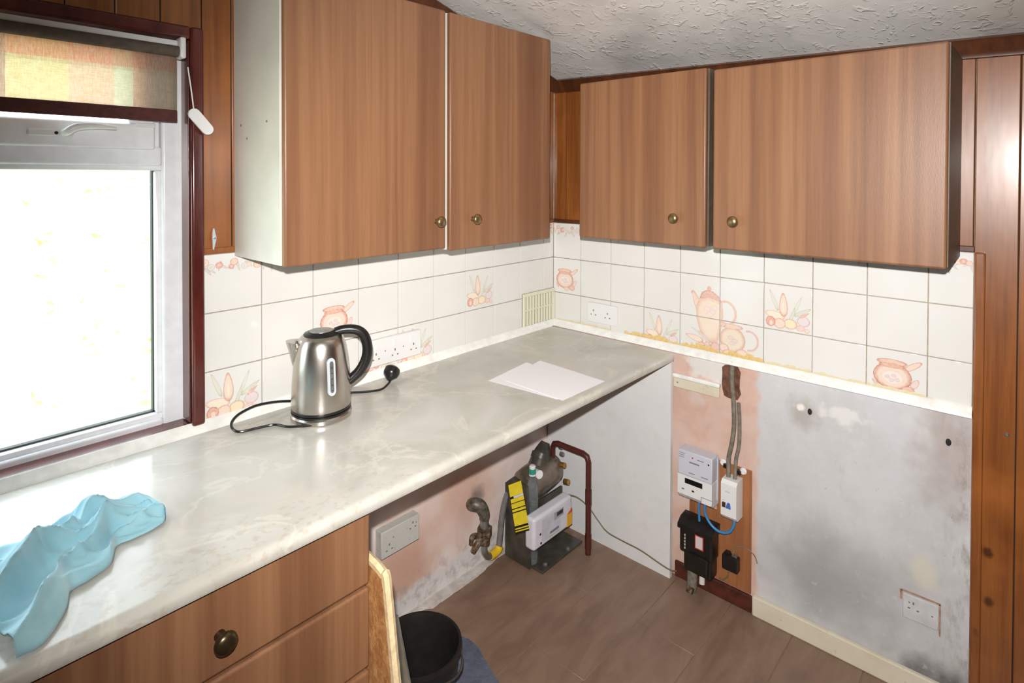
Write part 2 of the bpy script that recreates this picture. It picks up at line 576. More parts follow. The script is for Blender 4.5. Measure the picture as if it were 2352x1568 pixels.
# blind fabric: woven check, lets daylight through
M = Mat('check_blind', (190, 170, 140), 0.9)
sx, sz = M.axis(0), M.axis(2)
def bands(M, coord, off, scale, stops):
    v = M.math('FRACT', M.math('MULTIPLY', M.math('ADD', coord, off), scale))
    r = M.ramp(v, stops)
    r.node.color_ramp.interpolation = 'CONSTANT'
    return r
colx = bands(M, sx, 1.845, 2.63, [(0.0, (226, 206, 200)), (0.09, (200, 164, 156)), (0.145, (246, 238, 200)), (0.42, (244, 220, 208)), (0.64, (236, 244, 232)), (0.735, (236, 200, 184)), (0.80, (226, 196, 192)), (0.83, (206, 198, 188)), (0.92, (228, 220, 204))])
colz = bands(M, sz, -1.59, 4.55, [(0.0, (120, 70, 66)), (0.15, (252, 248, 236)), (0.56, (232, 218, 200)), (0.60, (240, 150, 118)), (0.78, (236, 214, 186)), (0.86, (130, 116, 102))])
c = M.mix(0.85, colx, colz, 'MULTIPLY')
c = M.mix(0.5, c, (228, 216, 200))
wv = M.noise(420, M.vec((1, 1, 0.12)), 3, 0.8)
wv2 = M.noise(420, M.vec((0.12, 1, 1)), 3, 0.8)
c = M.mix(M.rng(wv, 0.4, 0.6, 0, 0.35), c, (250, 246, 236))
c = M.mix(M.rng(wv2, 0.42, 0.62, 0, 0.2), c, (196, 170, 150))
M.color(c)
tr = M.node('ShaderNodeBsdfTranslucent')
M.link(c, tr.inputs[0])
mx = M.node('ShaderNodeMixShader')
mx.inputs[0].default_value = 0.7
M.link(M.b.outputs[0], mx.inputs[1]); M.link(tr.outputs[0], mx.inputs[2])
M.link(mx.outputs[0], M.nt.nodes['Material Output'].inputs[0])
m_blind = M.m
m_hem = simple('blind_hem', (88, 48, 44), 0.9, 0, 0.15, nscale=80)
m_roll = simple('blind_roll', (98, 88, 78), 0.9, 0, 0.15, nscale=40)
M = Mat('lawn', (190, 205, 140), 0.95)
M.color(M.ramp(M.noise(1.3, None, 6, 0.7), [(0.3, (150, 180, 80)), (0.6, (214, 222, 190))]))
m_lawn = M.m
M = Mat('leaf', (230, 236, 200), 0.7)
M.color(M.ramp(M.noise(2.6, None, 4, 0.6), [(0.30, (150, 176, 60)), (0.44, (226, 232, 190)), (0.6, (240, 240, 232))]))
m_leaf = M.m
m_stem = simple('twig', (232, 228, 212), 0.8)

# ------------------------------------------------------------------ room shell
ROWT, ROW1, ROW2, TB = 1.27, 1.12, 0.97, 0.846      # tile courses
XL, YB, ZTOP = -4.3, -3.3, 3.2
CZ = lambda x, y: 1.881 - 0.286 * x + 0.028 * y

# floor: screed with vinyl planks laid on it
bm = bmesh.new(); bm_box(bm, (XL - 0.2, YB - 0.2, -0.12), (0.2, 0.2, -0.004))
floor = struct('floor', bm, m_screed)
bm = bmesh.new(); bm_box(bm, (XL, YB, -0.004), (0, -0.05, -0.0012))
obj('underlay', bm, m_joint, floor)
plank_mesh = None
def plank_bm(x0, x1, y0, y1):
    b = bmesh.new()
    g = 0.0013
    bm_box(b, (x0 + g, y0 + g, -0.003), (x1 - g, y1 - g, 0.0), 0.0008, 1)
    return b
PW, PL = 0.2, 0.6
base = plank_bm(-0.3, 0.3, -0.1, 0.1)
pme = bpy.data.meshes.new('vinyl_plank'); base.to_mesh(pme); base.free(); pme.materials.append(m_vinyl); finish(pme)
random.seed(4)
for r in range(16):
    y1 = -0.2 - PW * r
    off = 0.0 if r % 2 == 0 else 0.3
    for k in range(8):
        xc = 0.3 - off - PL * k - 0.3 + (0.0 if off else 0.0)
        x1 = -0.002 if k == 0 else xc + 0.3
        x0 = xc - 0.3
        if r == 0 and False:
            pass
        if k == 0:
            o = obj('vinyl_plank', plank_bm(x0, -0.001, y1 - PW, y1), m_vinyl, floor)
            continue
        o = bpy.data.objects.new('vinyl_plank', pme); COL.objects.link(o)
        o.parent = floor; o.location = (xc, y1 - PW / 2, 0)
# first course with its torn edge by the wall
xs = [-0.0]
x = 0.0
while x > XL:
    x -= random.uniform(0.012, 0.03); xs.append(max(x, XL))
random.seed(11)
edge = []
for x in xs:
    e = -0.040 + 0.016 * noise.noise(Vector((x * 9, 3.3, 0))) + random.uniform(-0.004, 0.004)
    if -0.72 < x < -0.50:
        e -= 0.022 + 0.012 * noise.noise(Vector((x * 30, 1.3, 0)))
    edge.append((x, e))
cuts = [0.0, -0.602, -1.202, -1.802, -2.402, -3.002, -3.602, XL]
for a, b in zip(cuts[:-1], cuts[1:]):
    pts = [p for p in edge if b + 0.001 <= p[0] <= a - 0.001]
    pts = [(a - 0.0011, pts[0][1])] + pts[1:-1] + [(b + 0.0011, pts[-1][1])]
    bm = bmesh.new()
    bm_prism(bm, [Vector((p[0], p[1], 0)) for p in pts] + [Vector((b + 0.0011, -0.1989, 0)), Vector((a - 0.0011, -0.1989, 0))], (0, 0, -0.003))
    obj('vinyl_plank', bm, m_vinyl, floor)

# ceiling
bm = bmesh.new()
pts = [(0.15, 0.15), (0.15, YB - 0.15), (XL - 0.15, YB - 0.15), (XL - 0.15, 0.15)]
bm_prism(bm, [Vector((x, y, CZ(x, y))) for x, y in pts], (0, 0, 0.08))
ceiling = struct('ceiling', bm, m_ceil)

# window wall with its opening
WX0, WX1, WZ0, WZ1 = -2.70, -1.435, 0.845, 1.825
bm = bmesh.new()
def wall_l(b, x0, x1, z0, z1, y0=0.006, y1=0.10):
    pts = [(x0, z0), (x1, z0), (x1, z1), (x0, z1)]
    bm_prism(b, [Vector((x, y0, z)) for x, z in pts], (0, y1 - y0, 0))
wall_l(bm, WX1, 0.1, 0.80, 2.6)
wall_l(bm, XL - .1, WX0, 0.80, 3.2)
wall_l(bm, WX0, WX1, WZ1, 3.2)
wall_left = struct('wall_left', bm, m_grout)
bm = bmesh.new()
wall_l(bm, XL - .1, 0.1, -0.05, 0.80, 0.002)
wall_l(bm, WX0, WX1, 0.80, WZ0 - 0.012, 0.002)
obj('plaster', bm, m_plL, wall_left, 'bare pink plaster stained below the worktop')

bm = bmesh.new()
bm_box(bm, (0.006, YB, 0.80), (0.10, 0.1, 2.8))
wall_right = struct('wall_right', bm, m_grout)
bm = bmesh.new()
bm_box(bm, (0.002, -1.447, -0.05), (0.10, 0.0, 0.855))
obj('plaster', bm, m_plR, wall_right, 'bare pink and grey plaster with stains')
bm = bmesh.new(); bm_box(bm, (0.006, YB, -0.05), (0.10, -1.447, 0.80)); obj('backing', bm, m_pine_dark, wall_right)

bm = bmesh.new(); bm_box(bm, (XL - 0.1, YB - .1, -0.05), (XL, 0.1, 3.3))
struct('wall_back', bm, m_room)
bm = bmesh.new()
bm_box(bm, (XL, YB - .1, -0.05), (0.1, YB, 3.3))
struct('wall_rear', bm, m_room)

# ------------------------------------------------------------------ tiles and their printed pictures
def clip_tri(tri, lo, hi):
    poly = tri
    for k in (0, 1):
        for s, lim in ((1, lo[k]), (-1, -hi[k])):
            out = []
            for i in range(len(poly)):
                a, b = poly[i], poly[(i + 1) % len(poly)]
                da, db = s * a[0][k] - lim, s * b[0][k] - lim
                if da >= 0:
                    out.append(a)
                if (da >= 0) != (db >= 0):
                    t = da / (da - db)
                    out.append((tuple(a[0][j] + t * (b[0][j] - a[0][j]) for j in (0, 1)), tuple(a[1][j] + t * (b[1][j] - a[1][j]) for j in (0, 1, 2))))
            poly = out
            if len(poly) < 3:
                return []
    return poly

class Print:
    """flat picture: list of coloured polygons in wall coordinates (u right, v up, metres)"""
    def __init__(s, layer=0):
        s.tris = []
        s.layer = layer
    def blob(s, pts, cin, cout, ring=0.72):
        n = len(pts)
        cx = sum(p[0] for p in pts) / n; cy = sum(p[1] for p in pts) / n
        ci, co = lin(cin)[:3], lin(cout)[:3]
        inner = [(cx + (p[0] - cx) * ring, cy + (p[1] - cy) * ring) for p in pts]
        L = s.layer
        s.layer += 1
        for i in range(n):
            j = (i + 1) % n
            s.tris.append((L, [(inner[i], ci), (inner[j], ci), ((cx, cy), ci)]))
            s.tris.append((L, [(pts[i], co), (pts[j], co), (inner[j], ci)]))
            s.tris.append((L, [(pts[i], co), (inner[j], ci), (inner[i], ci)]))
    def petal(s, cx, cy, ln, wd, ang, cin, cout, tip=0.9, n=14):
        ca, sa = math.cos(math.radians(ang)), math.sin(math.radians(ang))
        pts = []
        for k in range(n):
            t = 2 * math.pi * k / n
            x = math.cos(t) * ln / 2
            y = math.sin(t) * wd / 2 * (1 - tip * 0.5 * (1 + math.cos(t)) * 0.6)
            pts.append((cx + x * ca - y * sa, cy + x * sa + y * ca))
        s.blob(pts, cin, cout)
    def ell(s, cx, cy, rx, ry, cin, cout, n=18):
        s.blob([(cx + rx * math.cos(2 * math.pi * k / n), cy + ry * math.sin(2 * math.pi * k / n)) for k in range(n)], cin, cout)
    def loop(s, cx, cy, rx, ry, w, c, a0=0, a1=360, n=22):
        L = s.layer; s.layer += 1
        cc = lin(c)[:3]
        P = []
        for k in range(n + 1):
            a = math.radians(a0 + (a1 - a0) * k / n)
            P.append(((cx + rx * math.cos(a), cy + ry * math.sin(a)), (cx + (rx - w) * math.cos(a), cy + (ry - w) * math.sin(a))))
        for k in range(n):
            s.tris.append((L, [(P[k][0], cc), (P[k + 1][0], cc), (P[k + 1][1], cc)]))
            s.tris.append((L, [(P[k][0], cc), (P[k + 1][1], cc), (P[k][1], cc)]))
    def emit(s, parent, place, lo, hi, name='printed_picture'):
        vs, fs, cs = [], [], []
        for L, tri in s.tris:
            poly = clip_tri(tri, lo, hi)
            if len(poly) < 3:
                continue
            b = len(vs)
            for p, c in poly:
                vs.append(place(p[0], p[1], 0.00025 + L * 0.00003)); cs.append(c)
            fs.append(tuple(range(b, b + len(poly))))
        if not fs:
            return
        me = bpy.data.meshes.new(name)
        off = woff(parent)
        me.from_pydata([v - off for v in vs], [], fs)
        ca = me.color_attributes.new('Col', 'FLOAT_COLOR', 'POINT')
        for i, c in enumerate(cs):
            ca.data[i].color = (c[0], c[1], c[2], 1)
        me.materials.append(m_print)
        o = bpy.data.objects.new(name, me); COL.objects.link(o); o.parent = parent

PEACH, ROSE, CREAM, PINK = (236, 214, 198), (206, 148, 128), (240, 228, 208), (222, 176, 164)
SAGE, SAGED, TERRA, BLUSH = (214, 216, 202), (184, 186, 164), (204, 132, 108), (232, 204, 196)

def flower(p, u, v, s):
    f = lambda a, b: (u + a * s, v + b * s)
    def P(cx, cy, l, w, a, ci, co, tip=0.9):
        x, y = f(cx, cy); p.petal(x, y, l * s, w * s, a, ci, co, tip)
    def E(cx, cy, rx, ry, ci, co):
        x, y = f(cx, cy); p.ell(x, y, rx * s, ry * s, ci, co)
    P(.20, .70, .52, .11, 112, (222, 220, 208), SAGED)
    P(.70, .62, .50, .10, 66, (220, 224, 210), SAGED)
    P(.82, .50, .42, .12, 30, SAGE, SAGED)
    P(.60, .40, .40, .10, 70, SAGE, (186, 190, 176))
    P(.22, .36, .46, .22, 170, CREAM, PINK, 0.4)
    P(.41, .62, .56, .25, 92, PEACH, ROSE)
    P(.41, .58, .30, .08, 92, (244, 226, 208), (236, 212, 196))
    E(.84, .30, .14, .12, (228, 216, 218), (206, 180, 182))
    P(.86, .44, .24, .08, 35, (226, 184, 176), ROSE)
    E(.56, .20, .15, .12, (240, 226, 194), (204, 164, 136))
    E(.33, .18, .13, .12, (238, 216, 200), (212, 164, 146))
    E(.13, .20, .11, .12, (226, 172, 152), TERRA)
    E(.14, .17, .05, .07, (240, 214, 200), (214, 148, 128))
    E(.78, .14, .10, .07, BLUSH, PINK)
    E(.92, .10, .05, .05, PEACH, ROSE)

def pot(p, u, v, s):
    f = lambda a, b: (u + a * s, v + b * s)
    def P(cx, cy, l, w, a, ci, co, tip=0.5):
        x, y = f(cx, cy); p.petal(x, y, l * s, w * s, a, ci, co, tip)
    def E(cx, cy, rx, ry, ci, co):
        x, y = f(cx, cy); p.ell(x, y, rx * s, ry * s, ci, co)
    P(.80, .72, .40, .13, 36, (238, 212, 194), TERRA, 0.2)
    E(.43, .44, .36, .29, PEACH, (198, 122, 100))
    E(.43, .42, .22, .15, (240, 226, 216), (232, 208, 196))
    for a, b in ((.34, .42), (.46, .46), (.52, .38), (.42, .36)):
        E(a, b, .05, .04, (222, 210, 214), (214, 184, 178))
    E(.42, .74, .29, .07, (230, 196, 176), (200, 130, 108))
    E(.42, .67, .25, .05, (226, 178, 156), (206, 140, 118))
    P(.84, .36, .24, .15, 60, (230, 208, 204), (208, 160, 150))
    E(.72, .20, .12, .09, (230, 188, 172), (204, 132, 112))
    E(.50, .15, .10, .06, (238, 208, 190), (212, 150, 128))
    P(.12, .24, .20, .08, 130, (220, 190, 180), ROSE)

def garland(p, u, v, w, seed, hgt=0.045):
    rnd = random.Random(seed)
    for k in range(9):
        x = u + w * (k + rnd.random() * 0.8) / 9.0
        y = v - hgt * (0.30 + 0.5 * rnd.random())
        p.petal(x, y - 0.010, 0.026, 0.009, rnd.uniform(200, 340), (216, 206, 196), rnd.choice([ROSE, SAGED, PINK]))
    for k in range(8):
        x = u + w * (k + rnd.random() * 0.8) / 8.0
        y = v - hgt * (0.25 + 0.5 * rnd.random())
        r = rnd.uniform(0.006, 0.012)
        ci, co = rnd.choice([((236, 206, 194), (206, 140, 126)), ((240, 222, 204), (214, 170, 150)), ((222, 222, 222), (190, 186, 190)), ((224, 176, 166), (192, 120, 110))])
        p.ell(x, y, r, r * 0.9, ci, co, 12)
        p.ell(x, y, r * 0.35, r * 0.35, (238, 214, 190), (220, 160, 140), 8)

def teapot(p, u, v, s):
    """u,v: the joint where the four tiles meet; s tile size"""
    f = lambda a, b: (u + a * s, v + b * s)
    B = lambda pts, ci, co: p.blob([f(*q) for q in pts], ci, co)
    def E(cx, cy, rx, ry, ci, co):
        x, y = f(cx, cy); p.ell(x, y, rx * s, ry * s, ci, co)
    def P(cx, cy, l, w, a, ci, co, tip=0.9):
        x, y = f(cx, cy); p.petal(x, y, l * s, w * s, a, ci, co, tip)
    x, y = f(.13, .18)
    p.loop(x, y, .27 * s, .30 * s, .055 * s, (226, 190, 176), -115, 150)
    B([(-.72, .58), (-.66, .62), (-.62, .58), (-.52, .44), (-.40, .25), (-.40, -.02), (-.55, .08), (-.64, .32), (-.68, .50)], (236, 210, 194), (208, 150, 130))
    B([(-.50, .45), (-.30, .54), (-.05, .50), (.06, .40), (.08, .10), (.02, -.30), (-.06, -.55), (-.30, -.60), (-.48, -.35), (-.58, -.02), (-.58, .25)], (238, 220, 200), (220, 180, 158))
    B([(-.50, .44), (-.44, .60), (-.32, .66), (-.16, .64), (-.02, .54), (.04, .42), (-.24, .50)], (226, 182, 166), (204, 146, 132))
    E(-.26, .70, .05, .06, (226, 180, 164), (208, 150, 136))
    for a, b in ((-.30, .22), (-.18, .16), (-.24, .10), (-.12, .26)):
        E(a, b, .08, .06, (236, 220, 214), (226, 196, 186))
    P(-.62, -.52, .46, .20, 168, (240, 220, 204), (212, 156, 136))
    P(-.55, -.36, .34, .07, 150, SAGE, SAGED)
    P(-.38, -.46, .40, .12, 140, (222, 206, 192), (202, 176, 158))
    for a, b, r in ((-.42, -.70, .13), (-.26, -.74, .15), (-.10, -.64, .12), (-.30, -.62, .07)):
        E(a, b, r, r * .85, (232, 196, 186), (206, 146, 136))
    E(-.24, -.76, .06, .06, (240, 212, 204), (214, 148, 138))
    # cream jug
    x, y = f(.68, -.36)
    p.loop(x, y, .22 * s, .24 * s, .045 * s, (224, 188, 178), -100, 110)
    E(.30, -.40, .30, .30, (234, 220, 200), (214, 168, 150))
    E(.28, -.10, .27, .06, (234, 206, 190), (212, 160, 142))
    E(.07, -.08, .08, .06, (232, 196, 182), (208, 150, 134))
    for a, b in ((.26, -.36), (.36, -.42), (.30, -.48)):
        E(a, b, .07, .05, (230, 210, 206), (222, 184, 174))
    for a, b, r in ((.10, -.62, .12), (.20, -.76, .14), (.52, -.70, .15), (.70, -.80, .10), (.42, -.84, .10), (.08, -.80, .10)):
        E(a, b, r, r * .8, (238, 214, 200), (210, 150, 134))
    P(.80, -.74, .30, .10, 20, (226, 188, 178), ROSE)

def stain(p, u0, u1, v, h, seed, ci, co):
    rnd = random.Random(seed)
    n = 24
    L = p.layer; p.layer += 1
    a, b = lin(ci)[:3], lin(co)[:3]
    top = [(u0 + (u1 - u0) * k / n, v + h * (0.35 + 0.65 * rnd.random()) * math.sin(math.pi * (0.06 + 0.88 * k / n)) ** 0.5) for k in range(n + 1)]
    for k in range(n):
        q0, q1 = (top[k][0], v - 0.004), (top[k + 1][0], v - 0.004)
        p.tris.append((L, [(q0, b), (q1, b), (top[k + 1], a)]))
        p.tris.append((L, [(q0, b), (top[k + 1], a), (top[k], a)]))

def build_tiles(side, edges, pics):
    """edges: u coordinates of the vertical joints, u to the right"""
    parent = wall_left if side == 'L' else wall_right
    if side == 'L':
        place = lambda u, v, d: Vector((u, -d, v))
    else:
        place = lambda u, v, d: Vector((-d, -u, v))
    rows = [(ROW1, ROWT), (ROW2, ROW1), (TB, ROW2)]
    g = 0.0013
    rnd = random.Random(5)
    for (v0, v1) in rows:
        for u0, u1 in zip(edges[:-1], edges[1:]):
            bm = bmesh.new()
            a = place(u0 + g, v0 + g, -0.007); b = place(u1 - g, v1 - g, rnd.uniform(-0.0004, 0.0002))
            bm_box(bm, a, b, 0.0010, 2)
            t = obj('tile', bm, m_tile, parent, None, place((u0 + u1) / 2, (v0 + v1) / 2, 0))
            for p, (pu0, pu1, pv0, pv1) in pics:
                if pu1 <= u0 or pu0 >= u1 or pv1 <= v0 or pv0 >= v1:
                    continue
                p.emit(t, place, (u0 + g * 1.3, v0 + g * 1.3), (u1 - g * 1.3, v1 - g * 1.3))

TS = 0.15
Le = [-1.4165] + [-(0.0677 + TS * k) for k in range(8, -1, -1)] + [0.0]
Re = [0.0] + [0.1449 + TS * k for k in range(9)] + [1.4455]
PLAY = [0]
def pic(fn, u0, u1, v0, v1, *a):
    PLAY[0] += 1
    p = Print(20 + PLAY[0] if fn is stain else (6 if fn is garland and u1 - u0 > 0.16 else 0)); fn(p, *a); return (p, (u0, u1, v0, v1))
Lp = []
for k in range(10):
    Lp.append(pic(garland, Le[k], Le[k + 1], ROW1, ROWT, Le[k], ROWT - 0.004, Le[k + 1] - Le[k], 20 + k))
Lp.append(pic(flower, Le[0], Le[1], TB, ROW2, Le[0] + 0.004, TB - 0.012, 0.138))
Lp.append(pic(pot, Le[2], Le[3], ROW2, ROW1, Le[2] + 0.012, ROW2 + 0.008, 0.128))
Lp.append(pic(flower, Le[6], Le[7], ROW2, ROW1, Le[6] + 0.006, ROW2 + 0.004, 0.138))
Lp.append(pic(flower, Le[4], Le[5], TB, ROW2, Le[4] + 0.002, TB - 0.018, 0.142))
Lp.append(pic(garland, Le[3], Le[4] + 0.03, TB, ROW2, Le[3], TB + 0.042, 0.16, 77))
build_tiles('L', Le, Lp)
Rp = []
for k in range(10):
    Rp.append(pic(garland, Re[k], Re[k + 1], ROW1, ROWT, Re[k], ROWT - 0.004, Re[k + 1] - Re[k], 50 + k))
Rp.append(pic(pot, Re[0], Re[1], ROW2, ROW1, 0.008, ROW2 + 0.002, 0.128))
Rp.append(pic(flower, Re[3], Re[4], TB, ROW2, Re[3] + 0.010, TB - 0.018, 0.135))
Rp.append(pic(teapot, Re[4], Re[6], TB, ROW1, Re[5], ROW2, TS))
Rp.append(pic(flower, Re[6], Re[7], ROW2, ROW1, Re[6] + 0.004, ROW2 - 0.002, 0.142))
Rp.append(pic(pot, Re[8], Re[9], TB, ROW2, Re[8] + 0.008, TB - 0.012, 0.135))
for a, b, h, sd in ((0.02, 0.30, 0.010, 1), (0.36, 0.60, 0.022, 2), (0.60, 0.745, 0.026, 3), (0.745, 0.90, 0.024, 4), (0.9, 1.12, 0.014, 5), (1.10, 1.36, 0.012, 6)):
    cc = ((226, 196, 118), (216, 176, 96)) if 0.3 < a < 0.8 else ((226, 214, 178), (214, 200, 158))
    Rp.append(pic(stain, a, b, TB, ROW2, a, b, TB + 0.0075, h, sd, *cc))
build_tiles('R', Re, Rp)

# ------------------------------------------------------------------ boards on the walls
def board_l(x0, x1, z0, z1, d0=-0.006, d1=0.0, m=m_pine, bev=0.0035):
    bm = bmesh.new()
    bm_box(bm, (x0 + 0.0011, -d1, z0), (x1 - 0.0011, -d0 - 0.0025, z1), bev, 2)
    return obj('plank', bm, m, wall_left)
def board_r(y0, y1, z0, z1, d0=-0.006, d1=0.0, m=m_pine, bev=0.0035):
    bm = bmesh.new()
    bm_box(bm, (-d1, y0 + 0.0011, z0), (-d0 - 0.0025, y1 - 0.0011, z1), bev, 2)
    return obj('plank', bm, m, wall_right)
# window wall: right of the window, behind the wall units, above the window
for nm, par, lo, hi in (('board_backing', wall_left, (-1.4165, 0.0035, 1.287), (-0.001, 0.0062, 2.30)), ('board_backing', wall_left, (-2.77, 0.0035, 1.832), (-1.4165, 0.0062, 2.7)),
                        ('board_backing', wall_right, (0.0035, -1.4445, 1.287), (0.0062, -0.001, 1.90)), ('board_backing', wall_right, (0.0035, YB, 0.0), (0.0062, -1.4475, 1.90))):
    box(nm, lo, hi, m_dark, par)
x = -1.345
board_l(-1.416, -1.345, 1.285, 2.40)
for k in range(15):
    board_l(x, min(x + 0.09, -0.001), 1.285, CZ(x + 0.09, 0) + 0.02)
    x += 0.09
for k in range(15):
    x1 = -1.4165 - 0.0915 * k
    board_l(x1 - 0.0915, x1, 1.832, CZ(x1, 0) + 0.02)
for k in range(16):
    x1 = -2.76 - 0.0915 * k
    board_l(x1 - 0.0915, x1, 0.85, CZ(x1, 0) + 0.02)
bm = bmesh.new(); bm_box(bm, (-1.4165, -0.004, 1.271), (-0.002, 0.006, 1.286), 0.002)
obj('edging_strip', bm, m_pine, wall_left)
# meter wall: above the tiles and right of them
ys = [-0.001, -0.066] + [-0.156 - 0.092 * k for k in range(15)]
for a, b in zip(ys[1:], ys[:-1]):
    if a > -1.45:
        board_r(max(a, -1.4445), b, 1.286, 1.90)
y = -1.4445
for k in range(20):
    board_r(y - 0.0915, y, 0.0, 1.90)
    y -= 0.0915
bm = bmesh.new(); bm_box(bm, (-0.004, -1.4465, 1.271), (0.006, -0.002, 1.287), 0.002)
obj('edging_strip', bm, m_pine_dark, wall_right)
bm = bmesh.new(); bm_box(bm, (-0.014, -1.470, 0.0), (0.004, -1.4475, 1.272), 0.004)
obj('corner_bead', bm, m_pine, wall_right, 'narrow varnished wooden bead beside the tiles')

# cornice under the ceiling
bm = bmesh.new()
for a, b in ((0.010, 0.030), (0.018, 0.0)):
    pass
pr = [(0.0, -0.052), (0.010, -0.050), (0.013, -0.036), (0.020, -0.028), (0.024, -0.010), (0.030, -0.004), (0.0, 0.012)]
bm_prism(bm, [Vector((-a, 0.0, CZ(0, 0) + b)) for a, b in pr], (0, YB, CZ(0, YB) - CZ(0, 0)))
struct('trim_3', bm, m_pine_dark)
bm = bmesh.new()
bm_prism(bm, [Vector((0.0, -a, CZ(0, 0) + b)) for a, b in pr], (XL, 0, CZ(XL, 0) - CZ(0, 0)))
struct('trim_4', bm, m_pine_dark)

# seal strips along the worktop
WZ = 0.828
def strip(name, pts0, off, m=m_trimw):
    bm = bmesh.new(); bm_prism(bm, pts0, off); return struct(name, bm, m)
prof = [(0.0, 0.004), (0.0, 0.0235), (0.004, 0.0255), (0.007, 0.0235), (0.009, 0.019), (0.017, 0.010), (0.021, 0.004), (0.0215, 0.0)]
strip('trim_1', [Vector((-2.75, -a, WZ + b)) for a, b in prof], (2.75, 0, 0))
strip('trim_2', [Vector((-a, 0.0, WZ + b)) for a, b in prof], (0, -1.4460, 0))

# baseboards on the meter wall
bm = bmesh.new()
pts = [(-0.868, 0.0), (-1.46, 0.0), (-1.46, 0.072), (-0.868, 0.072)]
bm_box(bm, (-0.016, -1.4475, 0.0), (0.0, -0.870, 0.066), 0.004)
struct('baseboard_right', bm, m_cream)
bm = bmesh.new()
bm_box(bm, (-0.012, -0.866, 0.0), (0.0, -0.585, 0.058), 0.005)
m_skd = simple('dark_red_skirting', (84, 40, 28), 0.45, 0, 0.3, nscale=26)
struct('baseboard_meter', bm, m_skd)

# ------------------------------------------------------------------ window
win = bpy.data.objects.new('window_1', None); COL.objects.link(win); win.location = (-2.06, 0.03, 0.845); win['kind'] = 'structure'
win['label'] = 'white plastic framed window with brown painted surround'
GX1, GZ0, GZ1 = -1.505, 0.879, 1.483       # lower pane edges
UX1, UZ0, UZ1 = -1.566, 1.594, 1.76        # opening light pane
X0 = -2.70
def frame_bar(name, lo, hi, bev=0.006):
    return box(name, lo, hi, m_upvc, win, bev, 3)
frame_bar('frame_jamb', (GX1 + 0.012, 0.044, 0.838), (-1.43, 0.097, 1.83))
frame_bar('frame_jamb', (X0, 0.044, 0.838), (X0 + 0.06, 0.097, 1.83))
frame_bar('frame_sill', (X0 + 0.06, 0.044, 0.838), (GX1 + 0.012, 0.097, GZ0 - 0.012))
frame_bar('frame_head', (X0 + 0.06, 0.044, 1.795), (GX1 + 0.012, 0.097, 1.83))
frame_bar('transom', (X0 + 0.06, 0.046, GZ1 + 0.012), (GX1 + 0.012, 0.097, 1.542))
# glazing beads round the lower pane
for lo, hi in (((GX1, 0.056, GZ0), (GX1 + 0.016, 0.092, GZ1)), ((X0 + 0.056, 0.056, GZ0), (X0 + 0.075, 0.092, GZ1)),
               ((X0 + 0.056, 0.056, GZ0 - 0.016), (GX1 + 0.016, 0.092, GZ0)), ((X0 + 0.056, 0.056, GZ1), (GX1 + 0.016, 0.092, GZ1 + 0.016))):
    box('glazing_bead', lo, hi, m_upvc, win, 0.005, 2)
m_gasket = simple('black_gasket', (70, 72, 70), 0.6)
for lo, hi in (((GX1 - 0.003, 0.074, GZ0), (GX1 + 0.002, 0.088, GZ1)), ((X0 + 0.07, 0.074, GZ0 - 0.001), (GX1, 0.088, GZ0 + 0.004))):
    box('gasket', lo, hi, m_gasket, win)
box('pane', (X0 + 0.05, 0.08, GZ0 - 0.01), (GX1 + 0.01, 0.084, GZ1 + 0.01), m_glass, win)
frame_bar('frame_stop', (-1.53, 0.052, 1.53), (-1.495, 0.097, 1.80))
sash = box('sash', (X0 + 0.066, 0.03, 1.534), (-1.511, 0.072, UZ0), m_upvc, win, 0.006, 3)
box('sash_rail', (X0 + 0.066, 0.032, UZ1), (-1.511, 0.072, 1.80), m_upvc, win, 0.006, 3)
box('sash_stile', (UX1, 0.032, UZ0), (-1.511, 0.072, UZ1), m_upvc, win, 0.006, 3)
box('sash_stile', (X0 + 0.066, 0.032, UZ0), (X0 + 0.12, 0.072, UZ1), m_upvc, win, 0.006, 3)
box('pane', (X0 + 0.11, 0.06, UZ0 - 0.01), (UX1 + 0.01, 0.064, UZ1 + 0.01), m_glass, win)
box('vent_catch', (-1.553, 0.026, UZ0 - 0.008), (-1.512, 0.034, UZ0 + 0.002), m_white, win, 0.002)
# window handle
hd = box('handle_plate', (-1.752, 0.024, 1.556), (-1.672, 0.034, 1.572), m_white, win, 0.0045, 3)
bm = bmesh.new()
bm_tube(bm, [(-1.690, 0.026, 1.564), (-1.688, 0.002, 1.566), (-1.672, -0.005, 1.577), (-1.640, -0.006, 1.581), (-1.600, -0.004, 1.579)], [0.008, 0.0085, 0.008, 0.0065, 0.0035], 12, 6)
obj('lever', bm, m_white, hd)
lathe('key_hole', [(0.0035, 0), (0.0035, 0.002)], (-1.703, 0.0245, 1.564), m_dark, hd, (0, -1, 0), 12)
# painted surround
box('architrave', (-1.446, -0.016, 0.846), (-1.4165, 0.045, 1.838), m_red, win, 0.006, 3)
box('architrave_bead', (-1.450, -0.004, 0.856), (-1.4462, 0.0435, 1.805), m_red, win, 0.002)
box('architrave_head', (-2.70, -0.016, 1.806), (-1.4465, 0.045, 1.838), m_red, win, 0.006, 3)
box('architrave_far', (-2.76, -0.016, 0.846), (-2.70, 0.024, 1.838), m_red, win, 0.006, 3)
box('sill', (-2.70, -0.006, 0.8295), (-1.4465, 0.0495, 0.8535), m_red, win, 0.003)

